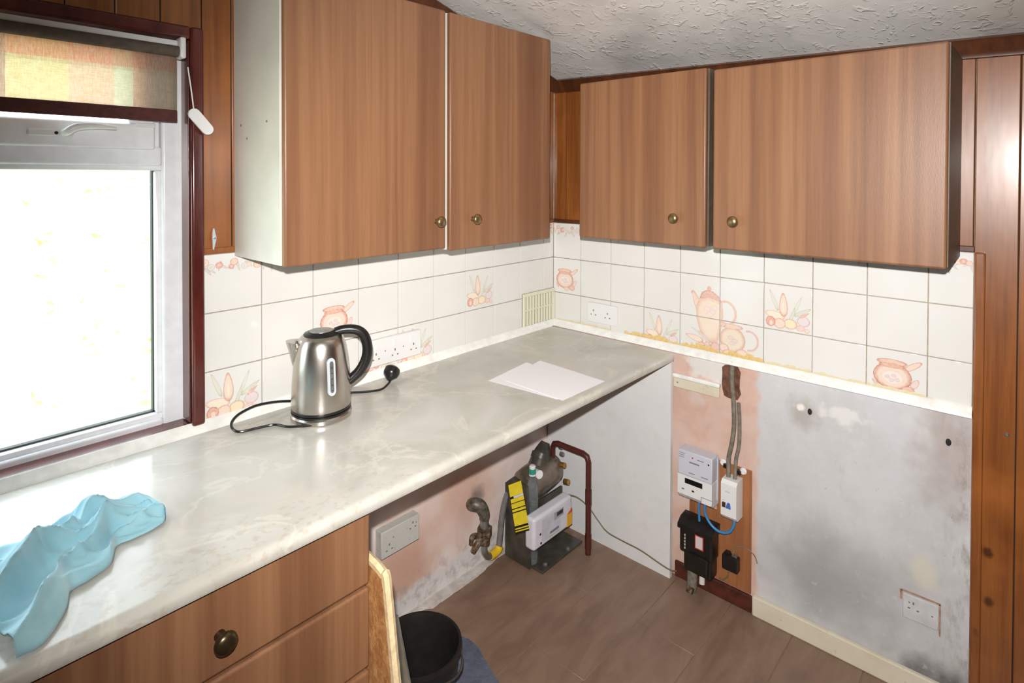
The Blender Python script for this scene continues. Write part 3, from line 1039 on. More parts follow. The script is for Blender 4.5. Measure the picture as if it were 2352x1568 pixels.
# roller blind
bl = thing('roller_blind', 'checked red and beige roller blind half pulled down over the window', 'blind', (-2.06, -0.01, 1.60))
box('headrail', (-2.70, -0.012, 1.785), (-1.474, 0.006, 1.799), m_white, bl, 0.003)
tube('roll', [(-2.69, -0.012, 1.772), (-1.470, -0.012, 1.772)], 0.0135, m_roll, bl, 16)
BZ = 1.605
bm = bmesh.new()
n = 40
for (za, zb) in ((BZ, 1.772),):
    rows = []
    for j in range(9):
        z = za + (zb - za) * j / 8
        rows.append([bm.verts.new((-2.69 + 1.217 * i / n, 0.0012 + 0.0014 * math.sin(i * 0.7 + j * 0.3), z)) for i in range(n + 1)])
    for j in range(8):
        for i in range(n):
            bm.faces.new((rows[j][i], rows[j][i + 1], rows[j + 1][i + 1], rows[j + 1][i]))
fab = obj('fabric', bm, m_blind, bl)
sm = fab.modifiers.new('thick', 'SOLIDIFY'); sm.thickness = 0.0006
box('hem_bar', (-2.69, -0.003, BZ - 0.004), (-1.473, 0.006, BZ + 0.026), m_hem, bl, 0.002)
box('bracket', (-1.474, -0.030, 1.755), (-1.461, 0.006, 1.806), m_white, bl, 0.004, 3)
tube('pull_cord', [(-1.457, -0.026, 1.735), (-1.450, -0.027, 1.68), (-1.4455, -0.030, 1.632)], 0.0016, m_white, bl, 6, 4)
bm = bmesh.new()
rt = Matrix.Rotation(math.radians(-40), 3, 'Y')
wpts = [(0.0135 * math.cos(math.pi * k / 10), 0.023 + 0.0135 * math.sin(math.pi * k / 10)) for k in range(11)] + [(-0.0135 * math.cos(math.pi * k / 10), -0.023 - 0.0135 * math.sin(math.pi * k / 10)) for k in range(11)]
wc = Vector((-1.430, -0.036, 1.604))
for sc_, y0 in ((1.0, 0.0015),):
    bm_prism(bm, [wc + rt @ Vector((a * sc_, y0, b * sc_)) for a, b in wpts], (0, 0.007, 0))
bm_prism(bm, [wc + rt @ Vector((a * 0.88, 0.0, b * 0.93)) for a, b in wpts], (0, 0.0016, 0))
obj('cord_weight', bm, m_white, bl)

# ------------------------------------------------------------------ knobs, cabinets
def knob(parent, p, axis, m, s=1.0):
    bm = bmesh.new()
    prof = [(0.008, 0.0), (0.0078, 0.004), (0.0062, 0.008), (0.006, 0.011), (0.0085, 0.0135), (0.0145, 0.0175), (0.0163, 0.021), (0.0160, 0.0245), (0.0125, 0.0285), (0.006, 0.0305), (0.0005, 0.031)]
    bm_lathe(bm, [(r * s, h * s) for r, h in prof], p, axis, 24)
    obj('knob', bm, m, parent, None)

def wall_cab_l(x0, x1, z0, z1, label, kx, doormat, sidem=m_mel):
    t = thing('wall_cabinet', label, 'cabinet', ((x0 + x1) / 2, -0.13, z0))
    D = 0.256
    box('side_panel', (x0, -D, z0), (x0 + 0.016, -0.0005, z1), sidem, t, 0.001)
    box('side_panel', (x1 - 0.016, -D, z0), (x1, -0.0005, z1), sidem, t, 0.001)
    box('bottom_panel', (x0 + 0.016, -D, z0 + 0.004), (x1 - 0.016, -0.001, z0 + 0.020), sidem, t)
    box('top_panel', (x0 + 0.016, -D, z1 - 0.016), (x1 - 0.016, -0.001, z1), sidem, t)
    d = box('door', (x0 + 0.002, -0.275, z0 - 0.003), (x1 - 0.002, -D - 0.0015, z1), doormat, t, 0.006, 3)
    knob(d, (kx, -0.2752, 1.340), (0, -1, 0), m_brass)
    return t
c1 = wall_cab_l(-1.339, -0.847, 1.261, 1.955, 'oak effect wall cabinet with exposed cream side panel beside the window', -0.885, m_door)
for y, z in ((-0.045, 1.60), (-0.19, 1.602), (-0.08, 1.565)):
    lathe('screw_cap', [(0.0032, -0.001), (0.0032, 0.0006)], (-1.339, y, z), m_hole, c1, (-1, 0, 0), 10)
wall_cab_l(-0.835, -0.360, 1.252, 1.955, 'oak effect wall cabinet next to the corner on the window wall', -0.742, m_door)

def wall_cab_r(y0, y1, z0, z1, label, ky, doormat):
    t = thing('wall_cabinet', label, 'cabinet', (-0.13, (y0 + y1) / 2, z0))
    D = 0.266
    box('side_panel', (-D, y0, z0), (-0.0005, y0 + 0.016, z1), m_carc, t, 0.001)
    box('side_panel', (-D, y1 - 0.016, z0), (-0.0005, y1, z1), m_carc, t, 0.001)
    box('bottom_panel', (-D, y0 + 0.016, z0 + 0.004), (-0.001, y1 - 0.016, z0 + 0.020), m_carc, t)
    box('top_panel', (-D, y0 + 0.016, z1 - 0.016), (-0.001, y1 - 0.016, z1), m_carc, t)
    d = box('door', (-0.285, y0 + 0.002, z0 - 0.003), (-D - 0.0015, y1 - 0.002, z1), doormat, t, 0.006, 3)
    knob(d, (-0.2852, ky, 1.341), (-1, 0, 0), m_brass)
    return t
wall_cab_r(-0.820, -0.342, 1.257, 1.802, 'narrower oak effect wall cabinet above the double socket', -0.722, m_door)
wall_cab_r(-1.415, -0.838, 1.257, 1.793, 'wide oak effect wall cabinet above the teapot tiles', -0.910, m_door)

# base drawer unit under the worktop
dr = thing('drawer_unit', 'oak effect base drawer unit under the worktop', 'cabinet', (-1.60, -0.30, 0.0))
BX1 = -1.302
box('side_panel', (BX1 - 0.018, -0.545, 0.0), (BX1, -0.01, 0.797), m_mel, dr)
box('side_panel', (-1.902, -0.545, 0.0), (-1.884, -0.01, 0.797), m_mel, dr)
box('back_panel', (-1.884, -0.022, 0.10), (BX1 - 0.018, -0.012, 0.797), m_mel, dr)
box('plinth', (-1.884, -0.50, 0.0), (BX1 - 0.018, -0.484, 0.10), m_door, dr)
zt = 0.790
for i, (a, b) in enumerate(((0.641, 0.789), (0.470, 0.634), (0.290, 0.463), (0.105, 0.283))):
    d = box('drawer', (-1.900, -0.566, a), (BX1 + 0.001, -0.546, b), m_door, dr, 0.006, 3)
    knob(d, (-1.592, -0.5662, (a + b) / 2 - 0.008), (0, -1, 0), m_bronze, 1.15)
du = thing('base_cabinet', 'oak effect base cabinet below the window end of the worktop', 'cabinet', (-2.2, -0.30, 0.0))
box('side_panel', (-2.60, -0.545, 0.0), (-2.582, -0.01, 0.797), m_mel, du)
box('side_panel', (-1.922, -0.545, 0.0), (-1.904, -0.01, 0.797), m_mel, du)
box('door', (-2.25, -0.566, 0.105), (-1.906, -0.546, 0.789), m_door, du, 0.006, 3)
box('door', (-2.60, -0.566, 0.105), (-2.256, -0.546, 0.789), m_door, du, 0.006, 3)

# worktop
bm = bmesh.new()
prf = [(-0.003, WZ), (-0.570, WZ)]
for k in range(1, 9):
    a = math.pi / 2 * k / 8
    prf.append((-0.572 - 0.018 * math.sin(a), WZ - 0.014 * (1 - math.cos(a))))
prf += [(-0.590, WZ - 0.022), (-0.588, WZ - 0.027), (-0.583, WZ - 0.0295), (-0.003, WZ - 0.0295)]
bm_prism(bm, [Vector((-2.75, y, z)) for y, z in prf], (2.715, 0, 0))
wt = obj('worktop', bm, m_work, None, None, (-1.4, -0.3, WZ - 0.03))
tag(wt, 'long pale marbled laminate worktop with rounded front edge', 'worktop')

# white support panel at the end
sp = box('support_panel', (-0.038, -0.580, 0.0), (-0.022, -0.002, WZ - 0.030), m_panel)
tag(sp, 'white upright board supporting the corner end of the worktop', 'panel')

# ------------------------------------------------------------------ kettle
KC = Vector((-1.172, -0.142, WZ))
kb = thing('kettle_stand', 'round black and steel kettle power base with looped flex', 'kettle stand', KC)
lathe('base_plate', [(0.074, 0.0), (0.0785, 0.003), (0.0785, 0.012), (0.074, 0.017)], KC, m_steel, kb, n=40)
lathe('base_ring', [(0.0745, 0.0165), (0.077, 0.018), (0.0765, 0.022), (0.07, 0.0225)], KC, m_black, kb, n=40)
def upx(u, v, ax, val):
    d = F + Rv * ((u - CX) / FPX) - Uv * ((v - CY) / FPX)
    k = 'xyz'.index(ax)
    return CAM + d * ((val - CAM[k]) / d[k])
# flex lies on the worktop, its loop leans on the seal strip
flex = [KC + Vector((-0.045, -0.060, 0.006)), Vector((-1.268, -0.158, WZ + 0.0045)), Vector((-1.288, -0.118, WZ + 0.0045)), Vector((-1.325, -0.105, WZ + 0.0045)),
        Vector((-1.368, -0.092, WZ + 0.005)), Vector((-1.372, -0.058, WZ + 0.012)), Vector((-1.352, -0.036, WZ + 0.022)), Vector((-1.320, -0.030, WZ + 0.030)), Vector((-1.285, -0.028, WZ + 0.032)),
        Vector((-1.235, -0.030, WZ + 0.026)), Vector((-1.17, -0.036, WZ + 0.012)), Vector((-1.08, -0.045, WZ + 0.004)), Vector((-1.042, -0.062, WZ + 0.004)), Vector((-0.998, -0.096, WZ + 0.004)), Vector((-0.960, -0.110, WZ + 0.004)), Vector((-0.928, -0.098, WZ + 0.008)), Vector((-0.912, -0.088, WZ + 0.012))]
tube('flex', flex, 0.0033, m_black, kb, 8, 6)
bm = bmesh.new()
pd = Vector((0.75, 0.45, 0.35)).normalized()
bm_lathe(bm, [(0.006, -0.018), (0.012, -0.012), (0.022, -0.003), (0.0245, 0.006), (0.023, 0.020), (0.017, 0.025)], (-0.905, -0.080, WZ + 0.027), (0.62, 0.30, 0.72), 18)
plug = obj('plug', bm, m_black, kb)
bm = bmesh.new()
bm_box(bm, (-1.060, -0.078, WZ + 0.0005), (-1.043, -0.062, WZ + 0.018), 0.004)
obj('cord_grip', bm, m_black, kb)

kt = thing('kettle', 'brushed steel electric kettle with black handle on its base', 'kettle', KC + Vector((0, 0, 0.023)))
K0 = KC + Vector((0, 0, 0.023))
lathe('foot_ring', [(0.074, 0.0), (0.0765, 0.0015), (0.0765, 0.007), (0.074, 0.008)], K0, m_black, kt, n=40)
bm = bmesh.new()
bprof = [(0.0755, 0.0072), (0.0765, 0.010), (0.0762, 0.03), (0.0745, 0.07), (0.0715, 0.11), (0.0675, 0.145), (0.063, 0.170), (0.0575, 0.186), (0.0495, 0.195), (0.0455, 0.1965)]
bm_lathe(bm, bprof, K0, n=56)
obj('body', bm, m_steel, kt)
lathe('lid', [(0.0452, 0.1945), (0.0452, 0.199), (0.043, 0.2015), (0.034, 0.2035), (0.032, 0.2055), (0.012, 0.2075), (0.0005, 0.2075)], K0, m_black, kt, n=40)
lathe('lid_badge', [(0.0305, 0.2050), (0.030, 0.2068), (0.0005, 0.2080)], K0, m_metal, kt, n=32)
hdir = Vector((0.86, -0.50, 0)).normalized()       # handle side (to the right in the photograph)
sdir = -hdir
up = Vector((0, 0, 1))
# spout
bm = bmesh.new()
perp = Vector((-hdir.y, hdir.x, 0))
rows = []
for (rad, h, w) in ((0.070, 0.112, 0.004), (0.076, 0.134, 0.015), (0.082, 0.158, 0.022), (0.089, 0.181, 0.026)):
    row = []
    for k in range(9):
        a = math.pi * k / 8
        row.append(bm.verts.new(K0 + sdir * (0.052 + (rad - 0.052) * math.sin(a) ** 0.8) + perp * (w * math.cos(a)) + up * (h + 0.004 * math.sin(a) * (h > 0.15))))
    rows.append(row)
for r0, r1 in zip(rows[:-1], rows[1:]):
    for k in range(8):
        bm.faces.new((r0[k], r0[k + 1], r1[k + 1], r1[k]))
bm.faces.new(rows[-1])
sp_o = obj('spout', bm, m_steel, kt)
sm = sp_o.modifiers.new('t', 'SOLIDIFY'); sm.thickness = 0.001
# handle
bm = bmesh.new()
hp = [K0 + sdir * -0.036 + up * 0.199, K0 + hdir * 0.060 + up * 0.204, K0 + hdir * 0.092 + up * 0.200, K0 + hdir * 0.112 + up * 0.182, K0 + hdir * 0.120 + up * 0.150, K0 + hdir * 0.116 + up * 0.118, K0 + hdir * 0.100 + up * 0.088, K0 + hdir * 0.080 + up * 0.070, K0 + hdir * 0.070 + up * 0.062]
bm_tube(bm, hp, [0.012, 0.0125, 0.013, 0.0135, 0.0138, 0.0138, 0.0135, 0.013, 0.012], 14, 6)
obj('handle', bm, m_black, kt)
# water gauge on the side toward the room
gd = (Vector((CAM.x, CAM.y, 0)) - Vector((KC.x, KC.y, 0))).normalized()
gd = (gd * 0.93 + Vector((0.667 * 0.42, -0.745 * 0.42, 0))).normalized()
gp = Vector((-gd.y, gd.x, 0))
def gz(h):
    for (r0, h0), (r1, h1) in zip(bprof[:-1], bprof[1:]):
        if h0 <= h <= h1:
            return r0 + (r1 - r0) * (h - h0) / (h1 - h0)
    return 0.07
def gauge(bm, hw, h0, h1, ext):
    L = []
    n = 10
    outline = [(hw * math.cos(math.pi * k / n), h1 - hw + hw * math.sin(math.pi * k / n)) for k in range(n + 1)] + [(-hw * math.cos(math.pi * k / n), h0 + hw - hw * math.sin(math.pi * k / n)) for k in range(n + 1)]
    a = [bm.verts.new(K0 + gd * (gz(h) - 0.002) + gp * x + up * h) for x, h in outline]
    b = [bm.verts.new(K0 + gd * (gz(h) + ext) + gp * x * 0.86 + up * h) for x, h in outline]
    m = len(outline)
    fs = [bm.faces.new(b)]
    for k in range(m):
        fs.append(bm.faces.new((a[k], a[(k + 1) % m], b[(k + 1) % m], b[k])))
    bmesh.ops.recalc_face_normals(bm, faces=fs)
bm = bmesh.new(); gauge(bm, 0.0115, 0.052, 0.148, 0.0032)
gg = obj('water_gauge', bm, m_gauge, kt)
bm = bmesh.new(); gauge(bm, 0.0055, 0.060, 0.140, 0.0042)
obj('gauge_window', bm, m_metal, gg)
bm = bmesh.new()
for h in (0.066, 0.080, 0.096, 0.110, 0.124):
    bm_lathe(bm, [(0.0013, 0.0), (0.0013, 0.001)], K0 + gd * (gz(h) + 0.0042) + up * h, gd, 8)
obj('gauge_mark', bm, m_dark, gg)

# ------------------------------------------------------------------ papers, cloth
def sheet(label, pts, z, lift):
    bm = bmesh.new()
    n = 8
    rows = []
    for j in range(n + 1):
        row = []
        for i in range(n + 1):
            s, t = i / n, j / n
            p = (Vector(pts[0]) * (1 - s) + Vector(pts[1]) * s) * (1 - t) + (Vector(pts[3]) * (1 - s) + Vector(pts[2]) * s) * t
            row.append(bm.verts.new((p.x, p.y, z + lift * (s * (1 - s) * 2 + 0.3 * t) * 0.5)))
        rows.append(row)
    for j in range(n):
        for i in range(n):
            bm.faces.new((rows[j][i], rows[j][i + 1], rows[j + 1][i + 1], rows[j + 1][i]))
    o = obj('sheet_of_paper', bm, m_paper, None, None, (pts[0][0], pts[0][1], z))
    o.data.polygons.foreach_set('use_smooth', [False] * len(o.data.polygons))
    sm = o.modifiers.new('t', 'SOLIDIFY'); sm.thickness = 0.0005; sm.offset = 1
    tag(o, label, 'paper')
def wp(u, v, z=WZ):
    p = upx(u, v, 'z', z); return (p.x, p.y)
sheet('white sheet of paper lying underneath another on the worktop', [wp(1122, 874), wp(1209, 832), wp(1370, 884), wp(1280, 917)], WZ + 0.0003, 0.0)
sheet('white sheet of paper on top of another on the worktop', [wp(1160, 874), wp(1240, 828), wp(1389, 876), wp(1293, 920)], WZ + 0.0010, 0.0)

# blue cloth: crumpled, one tip to the right
upper = [(374, 1178), (352, 1167), (318, 1163), (270, 1172), (215, 1198), (160, 1216), (112, 1230), (60, 1256), (10, 1262), (-60, 1300), (-130, 1360)]
lower = [(378, 1190), (374, 1203), (345, 1222), (305, 1241), (268, 1258), (254, 1298), (205, 1335), (163, 1362), (150, 1408), (100, 1480), (38, 1515)]
NT, NS = 64, 150
def pl(lst, s):
    C = pl.cache.setdefault(id(lst), catmull([Vector((a, b, 0)) for a, b in lst], 16))
    f = s * (len(C) - 1); i = min(int(f), len(C) - 2); t = f - i
    return C[i] * (1 - t) + C[i + 1] * t
pl.cache = {}
def ridge(x, p=1.6):
    x = x - math.floor(x)
    return (1 - abs(2 * x - 1)) ** p
bm = bmesh.new()
grid = []
for i in range(NS + 1):
    s = i / NS
    a = pl(upper, s); b = pl(lower, s)
    row = []
    for j in range(NT + 1):
        t = j / NT
        q = a * (1 - t) + b * t
        g = upx(q.x, q.y, 'z', WZ)
        env = (math.sin(math.pi * t) ** 0.45) * (0.35 + 0.65 * math.sin(math.pi * min(1, s * 3.0) / 2))
        w = noise.noise(Vector((s * 3.1, t * 1.4, 0.3)))
        w2 = noise.noise(Vector((s * 6.5, t * 3.0, 4.3)))
        r1 = ridge(1.9 * t + 0.75 * s + 0.30 * w + 0.1)
        r2 = ridge(3.3 * t - 1.9 * s + 0.35 * w2 + 0.4, 2.2)
        r3 = ridge(2.1 * t + 3.1 * s + 0.4 * w, 3.0)
        hgt = env * (0.003 + 0.028 * r1 + 0.024 * r2 * (0.5 + s) + 0.016 * r3 + 0.006 * ridge(7.0 * t + 2.0 * s + w2, 2.5))
        k = math.exp(-((s - 0.46) / 0.07) ** 2) * math.exp(-((t - 0.22) / 0.22) ** 2)
        hgt += 0.024 * k
        hol = math.exp(-((s - 0.76) / 0.10) ** 2) * math.exp(-((t - 0.20) / 0.13) ** 2)
        hgt *= (1 - 0.8 * hol)
        hgt += 0.014 * math.exp(-((s - 0.76) / 0.14) ** 2) * math.exp(-((t - 0.40) / 0.07) ** 2)
        row.append(bm.verts.new((g.x, g.y, WZ + 0.0025 + hgt)))
    grid.append(row)
for i in range(NS):
    for j in range(NT):
        bm.faces.new((grid[i][j], grid[i][j + 1], grid[i + 1][j + 1], grid[i + 1][j]))
bmesh.ops.recalc_face_normals(bm, faces=bm.faces[:])
cl = thing('cleaning_cloth', 'crumpled pale blue microfibre cloth on the worktop below the window', 'cloth', (-1.75, -0.40, WZ))
hem = [v.co.copy() for v in grid[0]] + [grid[i][NT].co.copy() for i in range(2, 12, 2)]
o = obj('cloth_sheet', bm, m_cloth, cl)
o.data.set_sharp_from_angle(angle=math.radians(180))
sm = o.modifiers.new('t', 'SOLIDIFY'); sm.thickness = 0.0022; sm.offset = 0
tube('hem', hem, 0.0024, m_clothedge, cl, 6)

# ------------------------------------------------------------------ sockets
def socket_plate(name, label, place, w, h, rockers, pins, m=m_white, depth=0.009, dots=(), grp=None):
    """place(u, v, d): u right from plate centre, v up, d out"""
    t = thing(name, label, 'socket', place(0, 0, 0), grp)
    def fb(nm, u0, u1, v0, v1, d0, d1, mm, bev=0.0, par=t):
        bm = bmesh.new(); bm_box(bm, place(u0, v0, d0), place(u1, v1, d1), bev, 2); return obj(nm, bm, mm, par)
    plate = fb('faceplate', -w / 2, w / 2, -h / 2, h / 2, 0.0003, depth, m, 0.0025)
    for (u, v) in rockers:
        fb('rocker', u - 0.0055, u + 0.0055, v - 0.010, v + 0.010, depth - 0.001, depth + 0.0025, m, 0.001)
    for (u, v) in pins:
        fb('pin_hole', u - 0.0022, u + 0.0022, v + 0.007, v + 0.0145, depth - 0.001, depth + 0.0002, m_hole)
        fb('pin_hole', u - 0.0135, u - 0.0075, v - 0.008, v - 0.004, depth - 0.001, depth + 0.0002, m_hole)
        fb('pin_hole', u + 0.0075, u + 0.0135, v - 0.008, v - 0.004, depth - 0.001, depth + 0.0002, m_hole)
    for (u, v) in dots:
        bm = bmesh.new(); bm_lathe(bm, [(0.0022, -0.001), (0.0022, 0.0004)], place(u, v, depth), place(0, 0, 1) - place(0, 0, 0), 10)
        obj('screw', bm, m_hole, t)
    return t
PL = lambda x, z: (lambda u, v, d: Vector((x + u, -d, z + v)))
PR = lambda y, z: (lambda u, v, d: Vector((-d, y - u, z + v)))
t = socket_plate('triple_socket', 'long white socket plate on the tiles behind the kettle', PL(-0.842, 0.910), 0.212, 0.084, [(-0.07, 0.018), (-0.002, 0.018), (0.066, 0.018)], [(-0.072, -0.014), (0.0, -0.014), (0.075, -0.012)], m_white, 0.016, [(-0.038, 0.0), (0.033, 0.0)])
socket_plate('double_socket', 'white double socket on the tiles beside the corner', PR(-0.259, 0.914), 0.143, 0.080, [(-0.012, 0.018), (0.052, 0.018)], [(-0.042, -0.002), (0.026, -0.006)], m_white, 0.009)
m_dirtyw = Mat('dirty_white_plastic', (196, 196, 190), 0.5)
m_dirtyw.color(m_dirtyw.mix(m_dirtyw.rng(m_dirtyw.noise(60, None, 5, 0.7), 0.55, 0.72, 0, 0.5), (204, 204, 199), (150, 140, 126)))
m_dirtyw = m_dirtyw.m
t = socket_plate('surface_socket', 'grimy surface mounted double socket under the worktop', PL(-0.832, 0.296), 0.150, 0.086, [], [(-0.045, -0.016), (0.048, 0.014)], m_dirtyw, 0.034, [(-0.03, 0.012), (0.062, 0.02)])
t = socket_plate('flush_socket', 'painted over socket sunk in the stained grey plaster', PR(-1.336, 0.243), 0.084, 0.070, [], [(-0.016, 0.004)], simple('painted_plate', (206, 206, 208), 0.7, 0, 0.06), 0.005, [(0.028, 0.0), (-0.026, 0.014)])
m_bare = simple('bare_edge', (176, 140, 120), 0.9, 0, 0.2, nscale=60)
bm = bmesh.new()
for (u0, u1, v0, v1) in ((-0.046, 0.046, 0.037, 0.042), (0.043, 0.047, -0.05, 0.04), (-0.05, -0.044, 0.012, 0.040)):
    bm_box(bm, PR(-1.336, 0.243)(u0, v0, -0.001), PR(-1.336, 0.243)(u1, v1, 0.0006))
obj('chipped_edge', bm, m_bare, t)

# ------------------------------------------------------------------ vent grille at the corner
vg = thing('vent_grille', 'cream slotted ventilation grille on the tiles at the corner', 'vent', (-0.105, 0, 0.853))
m_vent = simple('cream_vent', (226, 223, 200), 0.4)
vx0, vx1, vz0, vz1 = -0.205, -0.004, 0.854, 0.988
box('back', (vx0, -0.004, vz0), (vx1, -0.0006, vz1), simple('vent_shadow', (150, 148, 132), 0.8), vg)
for lo, hi in (((vx0, vz1 - 0.014), (vx1, vz1)), ((vx0, vz0), (vx0 + 0.012, vz1 - 0.014)), ((vx1 - 0.006, vz0), (vx1, vz1 - 0.014)), ((vx0 + 0.012, 0.916), (vx1 - 0.006, 0.922))):
    box('frame', (lo[0], -0.011, lo[1]), (hi[0], -0.0035, hi[1]), m_vent, vg, 0.0015)
k = 0
x = vx0 + 0.022
while x < vx1 - 0.012:
    box('slat', (x, -0.010, vz0 + 0.001), (x + 0.0095, -0.0035, vz1 - 0.0145), m_vent, vg, 0.001, 1)
    x += 0.0182

# small metal catch on the plank beside the window
hk = thing('wall_catch', 'small clear catch screwed to the plank beside the window', 'catch', (-1.392, 0, 1.30))
tube('catch_bar', [(-1.392, -0.003, 1.283), (-1.392, -0.007, 1.30), (-1.392, -0.009, 1.312), (-1.392, -0.006, 1.325), (-1.391, -0.003, 1.336)], [0.002, 0.004, 0.0055, 0.004, 0.002], m_gauge, hk, 8, 3)
lathe('screw', [(0.003, 0.0), (0.0025, 0.0015)], (-1.392, -0.0135, 1.312), m_metal, hk, (0, -1, 0), 10)

# ------------------------------------------------------------------ below the worktop: gas
vv = thing('gas_valve', 'corroded gas stopcock and tail on the pink wall', 'valve', (-0.45, -0.02, 0.10))
def vp(u, v, d):
    return upx(u, v, 'y', -d)
bm = bmesh.new()
bm_tube(bm, [vp(1082, 1160, 0.0), vp(1086, 1158, 0.02), vp(1103, 1162, 0.04), vp(1112, 1180, 0.05), vp(1112, 1192, 0.05)], [0.020, 0.023, 0.024, 0.021, 0.018], 14, 5)
obj('elbow', bm, simple('grimy_elbow', (104, 98, 88), 0.45, 0.3, 0.45, nscale=60), vv)
tube('union', [vp(1112, 1190, 0.05), vp(1113, 1212, 0.05)], 0.0165, m_metal, vv, 14)
tube('nut', [vp(1113, 1210, 0.05), vp(1113, 1230, 0.05)], 0.028, m_corr, vv, 6)
tube('body', [vp(1113, 1229, 0.05), vp(1113, 1248, 0.05)], 0.020, m_corr, vv, 14)
tube('lever', [vp(1108, 1228, 0.055), vp(1086, 1232, 0.06), vp(1081, 1250, 0.06)], [0.009, 0.010, 0.007], m_corr, vv, 8, 4)
tube('branch', [vp(1105, 1236, 0.055), vp(1094, 1252, 0.055), vp(1086, 1268, 0.05)], [0.012, 0.012, 0.010], m_corr, vv, 10, 4)
tube('tail', [vp(1113, 1247, 0.05), vp(1112, 1262, 0.05), vp(1118, 1275, 0.05), vp(1128, 1276, 0.05)], 0.0125, m_metal, vv, 12, 5)

hs = thing('gas_hose', 'grey gas hose with a yellow sleeve looping to the meter', 'hose', vp(1130, 1275, 0.05))
tube('sleeve', [vp(1126, 1276, 0.05), vp(1136, 1270, 0.05), vp(1144, 1262, 0.05), vp(1147, 1253, 0.05)], 0.0155, m_yel2, hs, 14, 5)
tube('hose', [vp(1146, 1256, 0.05), vp(1149, 1225, 0.05), vp(1153, 1185, 0.05), vp(1160, 1150, 0.05), vp(1170, 1126, 0.06), vp(1182, 1114, 0.07)], 0.0115, m_hose, hs, 12, 6)

gm = thing('gas_meter', 'gas meter with white display box and dark regulator on a floor bracket', 'meter', (-0.21, -0.13, 0.0))
box('bracket_base', (-0.335, -0.222, 0.0005), (-0.085, -0.045, 0.010), m_gasdark, gm, 0.002)
bm = bmesh.new()
bm_prism(bm, [Vector((-0.355, -0.175, 0.008)), Vector((-0.355, -0.050, 0.008)), Vector((-0.355, -0.050, 0.29)), Vector((-0.355, -0.09, 0.325)), Vector((-0.355, -0.16, 0.31))], (0.012, 0, 0))
obj('bracket_side', bm, m_gasdark, gm)
box('bracket_back', (-0.343, -0.132, 0.010), (-0.10, -0.122, 0.205), m_gasdark, gm, 0.002)
bm = bmesh.new()
bm_lathe(bm, [(0.030, -0.105), (0.052, -0.100), (0.062, -0.086), (0.064, -0.050), (0.064, 0.040), (0.062, 0.075), (0.052, 0.090), (0.030, 0.096)], (-0.185, -0.080, 0.262), (1, 0.0, 0.10), 32)
obj('regulator_drum', bm, m_gasgrey, gm)
tube('regulator_neck', [(-0.185, -0.075, 0.30), (-0.165, -0.072, 0.335), (-0.145, -0.070, 0.362), (-0.135, -0.070, 0.378)], [0.044, 0.036, 0.026, 0.018], m_gasdark, gm, 20, 5)
tube('neck_collar', [(-0.174, -0.073, 0.322), (-0.162, -0.072, 0.338)], 0.041, m_gasdark, gm, 24)
tube('test_cap', [(-0.262, -0.128, 0.318), (-0.268, -0.150, 0.322)], 0.016, m_white, gm, 16)
for p in ((-0.118, -0.135, 0.30), (-0.112, -0.15, 0.235)):
    tube('brass_union', [Vector(p), Vector(p) + Vector((0.0, -0.022, 0.004))], 0.011, simple('brass', (206, 164, 84), 0.3, 0.9), gm, 8)
for p in ((-0.105, -0.118, 0.365), (-0.100, -0.120, 0.335)):
    tube('steel_nut', [Vector(p), Vector(p) + Vector((0.0, -0.016, 0.0))], 0.0085, m_metal, gm, 6)
# display box
BB = ((-0.388, -0.225, 0.108), (-0.158, -0.178, 0.227))
dbx = box('display_box', BB[0], BB[1], m_gasw, gm, 0.012, 4)
def gface(nm, x0, x1, z0, z1, m, d=0.0008, bev=0):
    return box(nm, (x0, -0.225 - d, z0), (x1, -0.2245, z1), m, dbx, bev)
gface('face_print', -0.345, -0.232, 0.124, 0.208, simple('pale_print', (200, 200, 212), 0.5, 0, 0.06), 0.0005)
gface('display', -0.272, -0.214, 0.176, 0.204, simple('lcd_frame', (160, 160, 166), 0.3), 0.0012)
gface('lcd', -0.256, -0.220, 0.185, 0.199, m_lcd, 0.0018)
gface('barcode', -0.296, -0.244, 0.136, 0.145, m_ink, 0.0012)
gface('barcode', -0.300, -0.240, 0.124, 0.130, simple('pale_green_print', (176, 184, 176), 0.6), 0.0012)
gface('orange_label', -0.192, -0.1605, 0.114, 0.162, m_orange, 0.0010)
bm = bmesh.new()
bm_prism(bm, [Vector((-0.192, -0.2262, 0.162)), Vector((-0.1605, -0.2262, 0.162)), Vector((-0.1605, -0.2262, 0.178))], (0, 0.0015, 0))
obj('red_label', bm, m_redl, dbx)
for x, z in ((-0.352, 0.160), (-0.348, 0.126)):
    lathe('button', [(0.0042, 0), (0.0042, 0.0015), (0.002, 0.002)], (x, -0.2246, z), m_dark, dbx, (0, -1, 0), 12)
for x, y in ((-0.300, -0.205), (-0.170, -0.212), (-0.325, -0.070)):
    lathe('bolt', [(0.009, 0.0), (0.009, 0.006), (0.004, 0.010)], (x, y, 0.010), m_metal, gm, n=6)
